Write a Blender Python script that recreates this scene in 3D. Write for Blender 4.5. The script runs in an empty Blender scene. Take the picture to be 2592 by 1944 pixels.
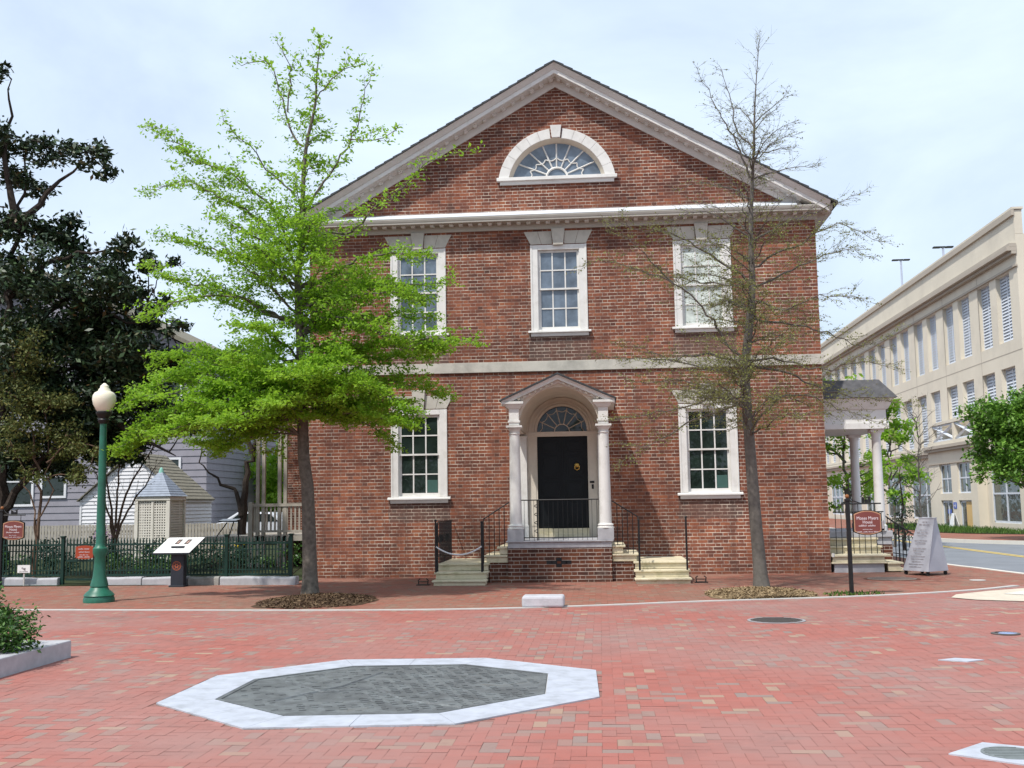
import bpy, bmesh, math, random
import numpy as np
from mathutils import Vector, Matrix
PI=math.pi
R=math.radians
random.seed(7); rng=np.random.default_rng(11)
SC=bpy.context.scene
COL=SC.collection
# ------------------------------------------------------------------ camera
def cam_matrix(loc,yaw,pitch,roll):
    right0=Vector((math.cos(yaw),-math.sin(yaw),0)); fwd0=Vector((math.sin(yaw),math.cos(yaw),0)); z=Vector((0,0,1))
    fwd=fwd0*math.cos(pitch)+z*math.sin(pitch); up1=-fwd0*math.sin(pitch)+z*math.cos(pitch)
    rt=right0*math.cos(roll)-up1*math.sin(roll); up=right0*math.sin(roll)+up1*math.cos(roll)
    m=Matrix(((rt.x,up.x,-fwd.x,loc[0]),(rt.y,up.y,-fwd.y,loc[1]),(rt.z,up.z,-fwd.z,loc[2]),(0,0,0,1)))
    return m
cd=bpy.data.cameras.new('camera'); cam=bpy.data.objects.new('camera',cd); COL.objects.link(cam)
cd.sensor_width=36; cd.sensor_fit='HORIZONTAL'; cd.lens=2736/2592*36
cd.clip_start=.1; cd.clip_end=2000
cam.matrix_world=cam_matrix((.8273,-24.2783,1.6),-.0796,.1102,.0154)
SC.camera=cam
# ------------------------------------------------------------------ light
SUN_DIR=Vector((.36,.50,-1.0)).normalized()      # the way the light travels
wd=bpy.data.worlds.new('World'); SC.world=wd; wd.use_nodes=True
nt=wd.node_tree; nt.nodes.clear()
def wn(t,**k):
    n=nt.nodes.new(t)
    for a,b in k.items(): setattr(n,a,b)
    return n
sky=wn('ShaderNodeTexSky',sky_type='NISHITA',sun_disc=False)
sky.sun_elevation=math.asin(-SUN_DIR.z); sky.sun_rotation=math.atan2(-SUN_DIR.x,-SUN_DIR.y)
sky.air_density=1.0; sky.dust_density=1.6; sky.ozone_density=1.0
tc=wn('ShaderNodeTexCoord'); mp=wn('ShaderNodeMapping'); mp.inputs['Scale'].default_value=(1.0,1.0,2.2)
ns=wn('ShaderNodeTexNoise'); ns.inputs['Scale'].default_value=2.3; ns.inputs['Detail'].default_value=7; ns.inputs['Roughness'].default_value=.55
ns.inputs['Distortion'].default_value=.5
rp=wn('ShaderNodeValToRGB'); rp.color_ramp.elements[0].position=.34; rp.color_ramp.elements[0].color=(.66,.66,.66,1)
rp.color_ramp.elements[1].position=.68; rp.color_ramp.elements[1].color=(1,1,1,1)
mx=wn('ShaderNodeMix',data_type='RGBA'); mx.inputs['B'].default_value=(7.2,8.5,10.2,1)
bg=wn('ShaderNodeBackground'); bg.inputs['Strength'].default_value=.1
wo=wn('ShaderNodeOutputWorld')
L=nt.links.new
L(tc.outputs['Generated'],mp.inputs['Vector']); L(mp.outputs['Vector'],ns.inputs['Vector']); L(ns.outputs['Fac'],rp.inputs['Fac'])
L(rp.outputs['Color'],mx.inputs['Factor']); L(sky.outputs['Color'],mx.inputs['A']); L(mx.outputs['Result'],bg.inputs['Color']); L(bg.outputs['Background'],wo.inputs['Surface'])
sd=bpy.data.lights.new('sun','SUN'); sd.energy=3.7; sd.angle=R(1.2); sd.color=(1,.95,.88)
sun=bpy.data.objects.new('sun',sd); COL.objects.link(sun); sun.rotation_euler=SUN_DIR.to_track_quat('-Z','Y').to_euler(); sun.location=(-8,-12,30)
vs=SC.view_settings; vs.view_transform='Standard'; vs.look='None'; vs.exposure=.27; vs.gamma=1.0; vs.use_curve_mapping=False
SC.cycles.max_bounces=6; SC.cycles.transparent_max_bounces=6
# ------------------------------------------------------------------ materials
MATS={}
def newmat(name):
    m=bpy.data.materials.new(name); m.use_nodes=True; m.node_tree.nodes.clear(); MATS[name]=m
    return m,m.node_tree
def N(t,ty,**k):
    n=t.nodes.new(ty)
    for a,b in k.items(): setattr(n,a,b)
    return n
def ramp(t,stops,interp='LINEAR'):
    n=N(t,'ShaderNodeValToRGB'); cr=n.color_ramp; cr.interpolation=interp
    while len(cr.elements)<len(stops): cr.elements.new(.5)
    for e,(p,c) in zip(cr.elements,stops): e.position=p; e.color=(*c,1) if len(c)==3 else c
    return n
def mth(t,op,a,b=None,c=None):
    n=N(t,'ShaderNodeMath',operation=op)
    for i,x in enumerate((a,b,c)):
        if x is None: continue
        if isinstance(x,(int,float)): n.inputs[i].default_value=x
        else: t.links.new(x,n.inputs[i])
    return n.outputs[0]
def mixc(t,f,a,b,mode='MIX'):
    n=N(t,'ShaderNodeMix',data_type='RGBA',blend_type=mode)
    for k,x in (('Factor',f),('A',a),('B',b)):
        if isinstance(x,(int,float)): n.inputs[k].default_value=x
        elif isinstance(x,tuple): n.inputs[k].default_value=(*x,1)
        else: t.links.new(x,n.inputs[k])
    return n.outputs['Result']
def noise(t,scale,detail=4,rough=.55,vec=None,dist=0):
    n=N(t,'ShaderNodeTexNoise'); n.inputs['Scale'].default_value=scale; n.inputs['Detail'].default_value=detail; n.inputs['Roughness'].default_value=rough; n.inputs['Distortion'].default_value=dist
    if vec is None:
        g=N(t,'ShaderNodeNewGeometry'); vec=g.outputs['Position']
    t.links.new(vec,n.inputs['Vector'])
    return n.outputs['Fac']
def finish(t,color,rough=.7,spec=.3,metal=0.,height=None,bump=.3,dist=.01):
    b=N(t,'ShaderNodeBsdfPrincipled'); o=N(t,'ShaderNodeOutputMaterial')
    if isinstance(color,tuple): b.inputs['Base Color'].default_value=(*color,1)
    else: t.links.new(color,b.inputs['Base Color'])
    if isinstance(rough,(int,float)): b.inputs['Roughness'].default_value=rough
    else: t.links.new(rough,b.inputs['Roughness'])
    b.inputs['Specular IOR Level'].default_value=spec; b.inputs['Metallic'].default_value=metal
    if height is not None:
        bp=N(t,'ShaderNodeBump'); bp.inputs['Strength'].default_value=bump; bp.inputs['Distance'].default_value=dist
        t.links.new(height,bp.inputs['Height']); t.links.new(bp.outputs['Normal'],b.inputs['Normal'])
    t.links.new(b.outputs['BSDF'],o.inputs['Surface'])
    return b
def pmat(name,col,rough=.7,var=.15,scale=6,spec=.3,metal=0.,bump=.0,fine=60,grime=None,gscale=1.2,gamt=.5):
    m,t=newmat(name)
    n1=noise(t,scale); n2=noise(t,fine,2)
    lo=tuple(c*(1-var) for c in col); hi=tuple(min(1,c*(1+var)) for c in col)
    r=ramp(t,[(.3,lo),(.7,hi)]); t.links.new(n1,r.inputs['Fac'])
    c=mixc(t,.12,r.outputs['Color'],mixc(t,n2,tuple(x*.6 for x in col),tuple(min(1,x*1.3) for x in col)))
    if grime is not None:
        gn=noise(t,gscale,6,.65)
        gr=ramp(t,[(.48,(0,0,0)),(.72,(gamt,)*3)]); t.links.new(gn,gr.inputs['Fac'])
        c=mixc(t,gr.outputs['Color'],c,grime)
    finish(t,c,rough,spec,metal,n2 if bump else None,bump)
    return m
def brick_mat(name,mort_lo=(.215,.115,.09),mort_hi=(.64,.56,.47),dark=1.0,course=.0765,seed=0.,facade=False):
    m,t=newmat(name)
    g=N(t,'ShaderNodeNewGeometry'); s=N(t,'ShaderNodeSeparateXYZ'); t.links.new(g.outputs['Position'],s.inputs[0])
    wob=noise(t,7.,2); wob=mth(t,'MULTIPLY',mth(t,'SUBTRACT',wob,.5),.012)
    u=mth(t,'ADD',mth(t,'ADD',mth(t,'ADD',s.outputs[0],s.outputs[1]),50+seed),wob)
    v=mth(t,'ADD',mth(t,'ADD',s.outputs[2],5.),wob)
    vr=mth(t,'DIVIDE',v,course); row=mth(t,'FLOOR',vr); fr=mth(t,'SUBTRACT',vr,row)
    odd=mth(t,'MODULO',row,2.)
    P=.335; S=.222
    u2=mth(t,'DIVIDE',mth(t,'ADD',u,mth(t,'MULTIPLY',odd,P/2)),P)
    cell=mth(t,'FLOOR',u2); f=mth(t,'MULTIPLY',mth(t,'SUBTRACT',u2,cell),P)
    hd=mth(t,'GREATER_THAN',f,S)
    loc=mth(t,'SUBTRACT',f,mth(t,'MULTIPLY',hd,S))
    bid=mth(t,'ADD',mth(t,'MULTIPLY',cell,2.),hd)
    cx=N(t,'ShaderNodeCombineXYZ'); t.links.new(bid,cx.inputs[0]); t.links.new(row,cx.inputs[1])
    wn_=N(t,'ShaderNodeTexWhiteNoise',noise_dimensions='2D'); t.links.new(cx.outputs[0],wn_.inputs['Vector'])
    mor=mth(t,'MAXIMUM',mth(t,'MULTIPLY',mth(t,'LESS_THAN',loc,.0125),.7),mth(t,'LESS_THAN',fr,mth(t,'ADD',.13,mth(t,'MULTIPLY',noise(t,1.3,3),.12))))
    big=noise(t,.55,5,.6); mid=noise(t,1.7,4,.6)
    val=mth(t,'ADD',mth(t,'ADD',mth(t,'MULTIPLY',wn_.outputs['Value'],.30),mth(t,'MULTIPLY',mid,.36)),mth(t,'MULTIPLY',noise(t,3.6,5,.75),.34))
    d=dark
    rb=ramp(t,[(.25,(.075*d,.044*d,.036*d)),(.36,(.145*d,.058*d,.042*d)),(.48,(.215*d,.078*d,.049*d)),(.60,(.29*d,.102*d,.058*d)),(.76,(.40*d,.150*d,.072*d))]); t.links.new(val,rb.inputs['Fac'])
    pn=noise(t,.9,5,.62); pr=ramp(t,[(.38,(.25,.25,.25)),(.56,(1,1,1))]); t.links.new(pn,pr.inputs['Fac'])
    sp=ramp(t,[(.40,(.22,.22,.22)),(.56,(1,1,1))]); t.links.new(noise(t,4.2,4,.75),sp.inputs['Fac'])
    mc=mixc(t,mth(t,'MULTIPLY',pr.outputs['Color'],sp.outputs['Color']),mort_lo,mort_hi)
    fn=noise(t,45.,3); 
    bc=mixc(t,mth(t,'MULTIPLY',fn,.35),rb.outputs['Color'],(.11*d,.05*d,.04*d))
    # lime bloom in patches
    ef=noise(t,2.6,6,.7); er=ramp(t,[(.60,(0,0,0)),(.78,(.28,.28,.28))]); t.links.new(ef,er.inputs['Fac'])
    bc=mixc(t,er.outputs['Color'],bc,(.42,.36,.31))
    if facade:
        # burnt dark brick panels under the sills, darker old brick in the gable
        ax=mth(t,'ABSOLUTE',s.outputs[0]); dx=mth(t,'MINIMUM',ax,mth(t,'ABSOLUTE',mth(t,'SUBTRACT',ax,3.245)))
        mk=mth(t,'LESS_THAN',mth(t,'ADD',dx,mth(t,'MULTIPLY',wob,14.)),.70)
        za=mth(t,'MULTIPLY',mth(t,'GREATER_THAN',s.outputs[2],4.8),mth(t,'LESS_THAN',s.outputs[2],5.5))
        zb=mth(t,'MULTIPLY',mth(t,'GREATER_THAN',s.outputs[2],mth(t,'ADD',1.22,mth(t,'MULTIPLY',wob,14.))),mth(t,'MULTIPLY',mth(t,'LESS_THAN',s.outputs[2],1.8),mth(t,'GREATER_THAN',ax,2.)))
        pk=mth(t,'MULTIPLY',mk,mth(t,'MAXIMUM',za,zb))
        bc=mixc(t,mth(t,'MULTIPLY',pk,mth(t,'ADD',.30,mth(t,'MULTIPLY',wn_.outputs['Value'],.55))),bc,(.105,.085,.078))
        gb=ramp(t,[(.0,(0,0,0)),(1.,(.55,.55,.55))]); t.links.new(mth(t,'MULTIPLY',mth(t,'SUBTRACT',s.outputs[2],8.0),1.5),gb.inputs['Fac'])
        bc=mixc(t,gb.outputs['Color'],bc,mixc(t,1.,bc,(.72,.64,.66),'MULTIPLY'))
    c=mixc(t,mor,bc,mc)
    sh=ramp(t,[(.32,(.62,.60,.60)),(.66,(1.2,1.19,1.16))]); t.links.new(big,sh.inputs['Fac'])
    c=mixc(t,1.0,c,sh.outputs['Color'],'MULTIPLY')
    mpv=N(t,'ShaderNodeMapping'); mpv.inputs['Scale'].default_value=(5.,5.,.45); t.links.new(g.outputs['Position'],mpv.inputs['Vector'])
    stn=ramp(t,[(.50,(0,0,0)),(.72,(.42,.42,.42))]); t.links.new(noise(t,1.,5,.6,vec=mpv.outputs['Vector']),stn.inputs['Fac'])
    c=mixc(t,stn.outputs['Color'],c,(.075,.055,.048))
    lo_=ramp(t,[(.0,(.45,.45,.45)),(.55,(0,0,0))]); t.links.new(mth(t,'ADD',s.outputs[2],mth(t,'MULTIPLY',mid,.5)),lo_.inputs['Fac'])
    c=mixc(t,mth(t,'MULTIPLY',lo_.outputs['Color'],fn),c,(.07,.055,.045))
    h=mth(t,'ADD',mth(t,'MULTIPLY',mor,-1.),mth(t,'MULTIPLY',fn,.4))
    finish(t,c,.88,.2,0,h,.5,.006)
    return m
def attr_mat(name,stops,rough=.75,spec=.25,attr='tone',dirt=None,trans=0.,tcol=None,bump=0.,interp='LINEAR',dscale=.35,lo=.40,hi=.68):
    m,t=newmat(name)
    a=N(t,'ShaderNodeAttribute',attribute_name=attr)
    r=ramp(t,stops,interp); t.links.new(a.outputs['Fac'],r.inputs['Fac'])
    c=r.outputs['Color']
    if dirt is not None:
        n=noise(t,dscale,6,.6); rr=ramp(t,[(lo,(0,0,0)),(hi,(dirt[3],)*3)]); t.links.new(n,rr.inputs['Fac'])
        c=mixc(t,rr.outputs['Color'],c,tuple(dirt[:3]))
        st=ramp(t,[(.54,(0,0,0)),(.74,(.5,.5,.5))]); t.links.new(noise(t,1.1,7,.7,dist=.8),st.inputs['Fac']); c=mixc(t,st.outputs['Color'],c,tuple(x*.55 for x in dirt[:3]))
        wh=ramp(t,[(.60,(0,0,0)),(.80,(.4,.4,.4))]); t.links.new(noise(t,.9,7,.72,dist=.4),wh.inputs['Fac']); c=mixc(t,wh.outputs['Color'],c,(.42,.34,.32))
        n2=noise(t,30,3); c=mixc(t,mth(t,'MULTIPLY',n2,.25),c,tuple(x*.75 for x in dirt[:3]))
    b=finish(t,c,rough,spec)
    if trans:
        tb=N(t,'ShaderNodeBsdfTranslucent'); ms=N(t,'ShaderNodeMixShader'); ms.inputs[0].default_value=trans
        o=[n for n in t.nodes if n.type=='OUTPUT_MATERIAL'][0]
        if tcol: t.links.new(mixc(t,.6,c,tcol),tb.inputs['Color'])
        else: t.links.new(c,tb.inputs['Color'])
        t.links.new(b.outputs['BSDF'],ms.inputs[1]); t.links.new(tb.outputs[0],ms.inputs[2]); t.links.new(ms.outputs[0],o.inputs['Surface'])
    return m
def glass_mat(name,col,rough=.03,spec=.6):
    m,t=newmat(name)
    n=ramp(t,[(.35,(0,0,0)),(.65,(1,1,1))]); t.links.new(noise(t,2.2,4,.6),n.inputs['Fac']); c=mixc(t,n.outputs['Color'],tuple(x*.6 for x in col),tuple(min(1,x*1.35) for x in col))  # patchy tint paints uneven reflections into the glass colour
    finish(t,c,rough,spec,0,noise(t,2.6,2),.35,.03)
    return m
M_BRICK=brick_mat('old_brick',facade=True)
M_BRICKD=brick_mat('porch_brick',(.40,.34,.29),(.52,.45,.39),.62,seed=.13)
M_WHITE=pmat('white_paint',(.70,.69,.665),.5,.05,3,.35,grime=(.46,.44,.40),gscale=3.5,gamt=.5)
M_CREAM=pmat('cream_paint',(.64,.58,.49),.55,.06,3,.3,grime=(.42,.39,.34),gscale=2.,gamt=.4)
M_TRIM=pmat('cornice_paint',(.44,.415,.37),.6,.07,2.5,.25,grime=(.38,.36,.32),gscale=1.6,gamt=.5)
M_LIME=pmat('limestone',(.50,.475,.42),.85,.14,2.5,.15,bump=.2,grime=(.22,.21,.19),gscale=1.8,gamt=.55)
M_STEP=pmat('step_stone',(.66,.59,.43),.85,.12,4,.15,bump=.2,grime=(.30,.28,.15),gscale=4,gamt=.75)
M_GRANITE=pmat('granite',(.40,.40,.42),.8,.12,9,.2,bump=.15,fine=120,grime=(.33,.33,.34),gscale=3,gamt=.4)
M_MARBLE=pmat('pale_granite',(.425,.45,.505),.6,.10,5,.25,fine=150,grime=(.30,.315,.34),gscale=6,gamt=.8)
M_BLOCK=pmat('mounting_stone',(.47,.47,.50),.8,.14,6,.2,bump=.3,grime=(.36,.36,.38),gscale=7,gamt=.7)
M_DSTONE=pmat('rough_stone',(.30,.29,.27),.9,.3,5,.15,bump=.5,grime=(.12,.12,.11),gscale=3,gamt=.6)
M_SLATE=pmat('slate_roof',(.050,.055,.060),.75,.35,9,.3,bump=.3)
M_LEAD=pmat('lead_flashing',(.62,.66,.70),.45,.08,5,.4)
M_DOOR=pmat('black_door_paint',(.006,.008,.010),.45,.2,4,.22)
M_IRON=pmat('black_iron',(.012,.012,.013),.5,.3,20,.35)
M_BRASS=pmat('brass',(.55,.36,.10),.3,.15,20,.5,metal=.9)
M_GREEN=pmat('green_enamel',(.018,.125,.080),.42,.18,7,.45,grime=(.02,.06,.045),gscale=5,gamt=.6)
M_DGREEN=pmat('dark_green_paint',(.008,.034,.026),.5,.2,8,.3)
M_GLOBE=pmat('opal_globe',(.76,.70,.56),.3,.04,4,.5)
M_BARK=pmat('grey_bark',(.135,.118,.10),.9,.35,14,.1,bump=.6,fine=40)
M_BARKD=pmat('dark_bark',(.045,.036,.030),.9,.35,14,.1,bump=.5,fine=40)
M_BARKT=pmat('tan_bark',(.13,.085,.06),.85,.35,10,.1,bump=.3)
M_TWIG=pmat('twig_bark',(.135,.122,.108),.9,.2,14,.1)
M_GLASS=glass_mat('dark_glass',(.016,.026,.022),.03,.5)
M_GLASSU=glass_mat('upper_glass',(.115,.150,.195),.04,.7)  # grey-blue base carries the sky's reflection as colour
M_GLASSC=glass_mat('curtained_glass',(.54,.59,.55),.08,.5)
M_GLASSF=glass_mat('fan_glass',(.020,.024,.030),.05,.4)
M_TEAL=pmat('teal_card',(.05,.11,.095),.4,.1,8)
M_ASPH=pmat('asphalt',(.20,.215,.24),.85,.10,1.5,.2,bump=.2,fine=120,grime=(.15,.16,.175),gscale=.6,gamt=.5)
M_EARTH=pmat('ground_earth',(.10,.085,.06),.95,.3,1.5,.1)
M_SOIL=pmat('garden_soil',(.035,.045,.02),.95,.5,2.,.1)
M_CONC=pmat('concrete',(.62,.60,.55),.85,.08,3,.15,grime=(.50,.48,.42),gscale=3)
M_RAMP=pmat('ramp_concrete',(.55,.49,.40),.85,.10,4,.15)
M_YELLOW=pmat('road_yellow',(.62,.47,.16),.8,.15,6,.2)
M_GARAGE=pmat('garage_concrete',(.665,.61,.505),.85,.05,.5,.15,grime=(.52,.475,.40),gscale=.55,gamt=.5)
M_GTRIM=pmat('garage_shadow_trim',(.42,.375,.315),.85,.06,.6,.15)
M_RAKE=pmat('rake_paint',(.62,.60,.57),.55,.07,2.5,.25,grime=(.45,.43,.39),gscale=1.6,gamt=.4)
M_PSLATE=pmat('porch_slate',(.095,.095,.10),.8,.25,9,.2,bump=.3)
M_LOUV=pmat('louver_paint',(.58,.62,.68),.5,.05,3,.3)
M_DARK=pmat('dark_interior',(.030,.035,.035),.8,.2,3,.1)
M_GWIN=glass_mat('street_glass',(.055,.075,.07),.05,.6)
M_WOODG=pmat('weathered_wood',(.38,.35,.30),.85,.18,6,.15)
M_CLAP=pmat('clapboard_white',(.70,.70,.72),.6,.05,3,.2)
M_CLAPG=pmat('clapboard_grey',(.27,.26,.295),.7,.08,3,.2)
M_SHING=pmat('wood_shingle',(.20,.185,.145),.9,.25,10,.1,bump=.4)
M_BSLATE=pmat('blue_slate',(.27,.31,.38),.6,.15,8,.3)
M_COPPER=pmat('verdigris',(.22,.48,.40),.6,.1,8,.3)
M_LATT=pmat('lattice_paint',(.74,.71,.64),.6,.06,4,.2)
M_SIGNR=pmat('maroon_sign',(.18,.055,.048),.45,.08,6,.3)
M_SIGNO=pmat('orange_red_sign',(.34,.058,.026),.45,.08,6,.3)
M_GOLD=pmat('gold_edge',(.48,.27,.16),.5,.1,6,.3)
M_LETTER=pmat('sign_letter',(.72,.64,.66),.6,.04,6,.2)
M_GREYL=pmat('grey_letter',(.30,.27,.28),.6,.1,6,.2)
M_PANEL=pmat('panel_white',(.72,.72,.71),.35,.03,6,.4)
M_BLUEG=pmat('blue_grey_metal',(.022,.026,.036),.5,.15,5,.35)
M_AFRAME=pmat('silver_board',(.41,.42,.465),.55,.06,3,.3)
M_BLUE=pmat('blue_sign',(.06,.12,.45),.5,.05,4)
M_TAN=pmat('plywood',(.62,.42,.18),.7,.08,4)
M_PHOTO=pmat('photo_dark',(.05,.04,.035),.5,.4,30)
M_SKIN=pmat('photo_light',(.40,.26,.22),.5,.2,30)
M_CARW=pmat('car_silver',(.60,.62,.66),.3,.04,4,.6)
M_CARR=pmat('car_red',(.40,.03,.03),.3,.04,4,.6)
M_TYRE=pmat('tyre',(.02,.02,.02),.8,.1,6)
M_ROPE=pmat('white_rope',(.70,.70,.72),.7,.06,40)
M_BLUESTONE=pmat('curb_stone',(.46,.45,.43),.85,.1,4,.15)
M_MULCH=attr_mat('mulch',[(0,(.04,.024,.016)),(.5,(.095,.06,.038)),(1,(.20,.14,.085))],.95,.1)
M_STRAW=attr_mat('straw_mulch',[(0,(.13,.09,.05)),(.5,(.25,.18,.10)),(1,(.40,.30,.18))],.95,.1)
M_PAVER=attr_mat('plaza_brick',[(0,(.335,.112,.089)),(.35,(.36,.127,.102)),(.66,(.315,.120,.098)),(.75,(.31,.155,.13)),(.82,(.27,.18,.15)),(.91,(.245,.19,.168)),(.97,(.33,.225,.16)),(1,(.36,.26,.185))],.85,.2,dirt=(.31,.19,.17,.8))
M_SIDEP=attr_mat('walk_brick',[(0,(.26,.095,.066)),(.4,(.32,.12,.085)),(.75,(.27,.115,.085)),(.9,(.22,.15,.115)),(1,(.30,.20,.14))],.85,.2,dirt=(.25,.155,.115,.7),dscale=.5)
M_JOINT=pmat('paver_joint',(.25,.13,.11),.95,.15,20,.1)
M_JOINT2=pmat('walk_joint',(.17,.085,.06),.95,.15,20,.1)
M_LEAFL=attr_mat('spring_leaf',[(0,(.13,.27,.018)),(.5,(.21,.39,.028)),(1,(.32,.50,.07))],.55,.25,trans=.5,tcol=(.40,.66,.05))
M_LEAFB=attr_mat('bud_leaf',[(0,(.16,.15,.055)),(.5,(.23,.24,.075)),(1,(.30,.35,.10))],.6,.2,trans=.4)
M_LEAFM=attr_mat('magnolia_leaf',[(0,(.015,.026,.014)),(.6,(.028,.055,.022)),(.93,(.055,.095,.035)),(1,(.13,.075,.03))],.48,.35,trans=.06)
M_LEAFY=attr_mat('myrtle_leaf',[(0,(.06,.075,.022)),(.6,(.115,.145,.038)),(1,(.19,.17,.05))],.6,.25,trans=.25)
M_LEAFG=attr_mat('street_leaf',[(0,(.06,.14,.018)),(.6,(.12,.26,.03)),(1,(.20,.36,.05))],.5,.3,trans=.3)
M_LEAFS=attr_mat('shrub_leaf',[(0,(.02,.06,.012)),(.6,(.05,.13,.02)),(1,(.12,.22,.05))],.45,.35,trans=.15)
M_LEAFD=attr_mat('evergreen_leaf',[(0,(.010,.026,.014)),(.7,(.022,.055,.026)),(1,(.05,.09,.04))],.6,.2,trans=.05)
M_PURPLE=attr_mat('purple_bloom',[(0,(.16,.06,.22)),(1,(.34,.16,.40))],.6,.2,trans=.2)
M_YELF=attr_mat('yellow_bloom',[(0,(.60,.42,.02)),(1,(.80,.66,.05))],.6,.2,trans=.2)
M_GRASS=attr_mat('grass_blade',[(0,(.035,.085,.015)),(.6,(.075,.15,.025)),(1,(.14,.22,.05))],.7,.2,trans=.2)
def bronze():
    m,t=newmat('bronze_map')
    n1=noise(t,3.,8,.65,dist=1.2); n2=noise(t,14.,6,.7,dist=.6)
    r=ramp(t,[(.30,(.105,.11,.112)),(.48,(.165,.173,.176)),(.60,(.235,.252,.256)),(.75,(.185,.175,.158))]); t.links.new(n1,r.inputs['Fac'])
    c=mixc(t,mth(t,'MULTIPLY',n2,.5),r.outputs['Color'],(.09,.10,.10))
    finish(t,c,.55,.4,.35,n2,.8,.02)
    return m
M_BRONZE=bronze()
# ------------------------------------------------------------------ builders
def worigin(o):
    v=Vector((0,0,0))
    while o is not None: v+=o.location; o=o.parent
    return v
def link(name,me,mat,parent=None,loc=None):
    o=bpy.data.objects.new(name,me); COL.objects.link(o)
    if mat is not None: me.materials.append(mat)
    if parent is not None: o.parent=parent
    if loc is not None: o.location=loc
    return o
def tag(o,label=None,cat=None,group=None,kind=None):
    for k,v in (('label',label),('category',cat),('group',group),('kind',kind)):
        if v: o[k]=v
    return o
def thing(name,label,cat,loc=(0,0,0),group=None):
    o=bpy.data.objects.new(name,None); o.empty_display_size=.3; COL.objects.link(o); o.location=loc
    return tag(o,label,cat,group)
class MB:
    def __init__(s): s.v=[]; s.f=[]; s.sm=[]
    def add(s,vs,fs,sm=False):
        b=len(s.v); s.v+= [tuple(p) for p in vs]; s.f+=[tuple(b+i for i in f) for f in fs]; s.sm+=[sm]*len(fs); return s
    def box(s,x0,x1,y0,y1,z0,z1):
        return s.add([(x0,y0,z0),(x1,y0,z0),(x1,y1,z0),(x0,y1,z0),(x0,y0,z1),(x1,y0,z1),(x1,y1,z1),(x0,y1,z1)],
            [(0,3,2,1),(4,5,6,7),(0,1,5,4),(1,2,6,5),(2,3,7,6),(3,0,4,7)])
    def rbox(s,c,size,m=None):
        x,y,z=[a/2 for a in size]; P=[Vector(p) for p in [(-x,-y,-z),(x,-y,-z),(x,y,-z),(-x,y,-z),(-x,-y,z),(x,-y,z),(x,y,z),(-x,y,z)]]
        if m is not None: P=[m@p for p in P]
        return s.add([p+Vector(c) for p in P],[(0,3,2,1),(4,5,6,7),(0,1,5,4),(1,2,6,5),(2,3,7,6),(3,0,4,7)])
    def prism(s,pts,vec,sm=False):
        n=len(pts); v=Vector(vec); A=[Vector(p) for p in pts]; B=[p+v for p in A]
        fs=[tuple(range(n-1,-1,-1)),tuple(range(n,2*n))]
        b=len(s.v); s.add(A+B,fs)
        s.f+=[(b+i,b+(i+1)%n,b+n+(i+1)%n,b+n+i) for i in range(n)]; s.sm+=[sm]*n
        return s
    def loft(s,A,B,caps=True):
        n=len(A); fs=[(i,(i+1)%n,n+(i+1)%n,n+i) for i in range(n)]
        if caps: fs+=[tuple(range(n-1,-1,-1)),tuple(range(n,2*n))]
        return s.add(list(A)+list(B),fs)
    def poly(s,pts): return s.add(pts,[tuple(range(len(pts)))])
    def lathe(s,cx,cy,prof,n=24,a0=0,a1=2*PI):
        full=abs(a1-a0-2*PI)<1e-6; m=n if full else n+1
        vs=[]; fs=[]
        for r,z in prof:
            for i in range(m):
                a=a0+(a1-a0)*i/n; vs.append((cx+r*math.cos(a),cy+r*math.sin(a),z))
        for k in range(len(prof)-1):
            for i in range(n):
                j=(i+1)%m; fs.append((k*m+i,k*m+j,(k+1)*m+j,(k+1)*m+i))
        s.add(vs,fs,True)
        if full and prof[0][0]>1e-4: s.add(vs[:m],[tuple(range(m-1,-1,-1))])
        if full and prof[-1][0]>1e-4: s.add(vs[-m:],[tuple(range(m))])
        return s
    def tube(s,pts,rad,n=6,cap=True):
        P=[Vector(p) for p in pts]; k=len(P)
        if isinstance(rad,(int,float)): rad=[rad]*k
        T=[]
        for i in range(k):
            d=(P[min(i+1,k-1)]-P[max(i-1,0)])
            T.append(d.normalized() if d.length>1e-9 else Vector((0,0,1)))
        a=Vector((0,0,1)) if abs(T[0].z)<.9 else Vector((1,0,0))
        u=T[0].cross(a).normalized(); vs=[]
        for i in range(k):
            u=(u-T[i]*u.dot(T[i])); u=u.normalized() if u.length>1e-6 else T[i].orthogonal().normalized()
            w=T[i].cross(u)
            for j in range(n):
                an=2*PI*j/n; vs.append(P[i]+(u*math.cos(an)+w*math.sin(an))*rad[i])
        fs=[(i*n+j,i*n+(j+1)%n,(i+1)*n+(j+1)%n,(i+1)*n+j) for i in range(k-1) for j in range(n)]
        s.add(vs,fs,True)
        if cap: s.add(vs[:n],[tuple(range(n-1,-1,-1))]); s.add(vs[-n:],[tuple(range(n))])
        return s
    def ball(s,c,r,n=12,sz=1.):
        return s.lathe(c[0],c[1],[(r*math.sin(PI*k/(n//2)),c[2]-r*sz*math.cos(PI*k/(n//2))) for k in range(n//2+1)],n)
    def build(s,name,mat,parent=None,bevel=0,recalc=True):
        o0=worigin(parent) if parent is not None else Vector((0,0,0))
        me=bpy.data.meshes.new(name); me.from_pydata([(p[0]-o0.x,p[1]-o0.y,p[2]-o0.z) for p in s.v],[],s.f)
        if any(s.sm): me.polygons.foreach_set('use_smooth',s.sm)
        if recalc:
            bm=bmesh.new(); bm.from_mesh(me); bmesh.ops.remove_doubles(bm,verts=bm.verts,dist=1e-5); bmesh.ops.recalc_face_normals(bm,faces=bm.faces); bm.to_mesh(me); bm.free()
        if any(s.sm): me.set_sharp_from_angle(angle=.7)
        me.update()
        o=link(name,me,mat,parent)
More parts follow.
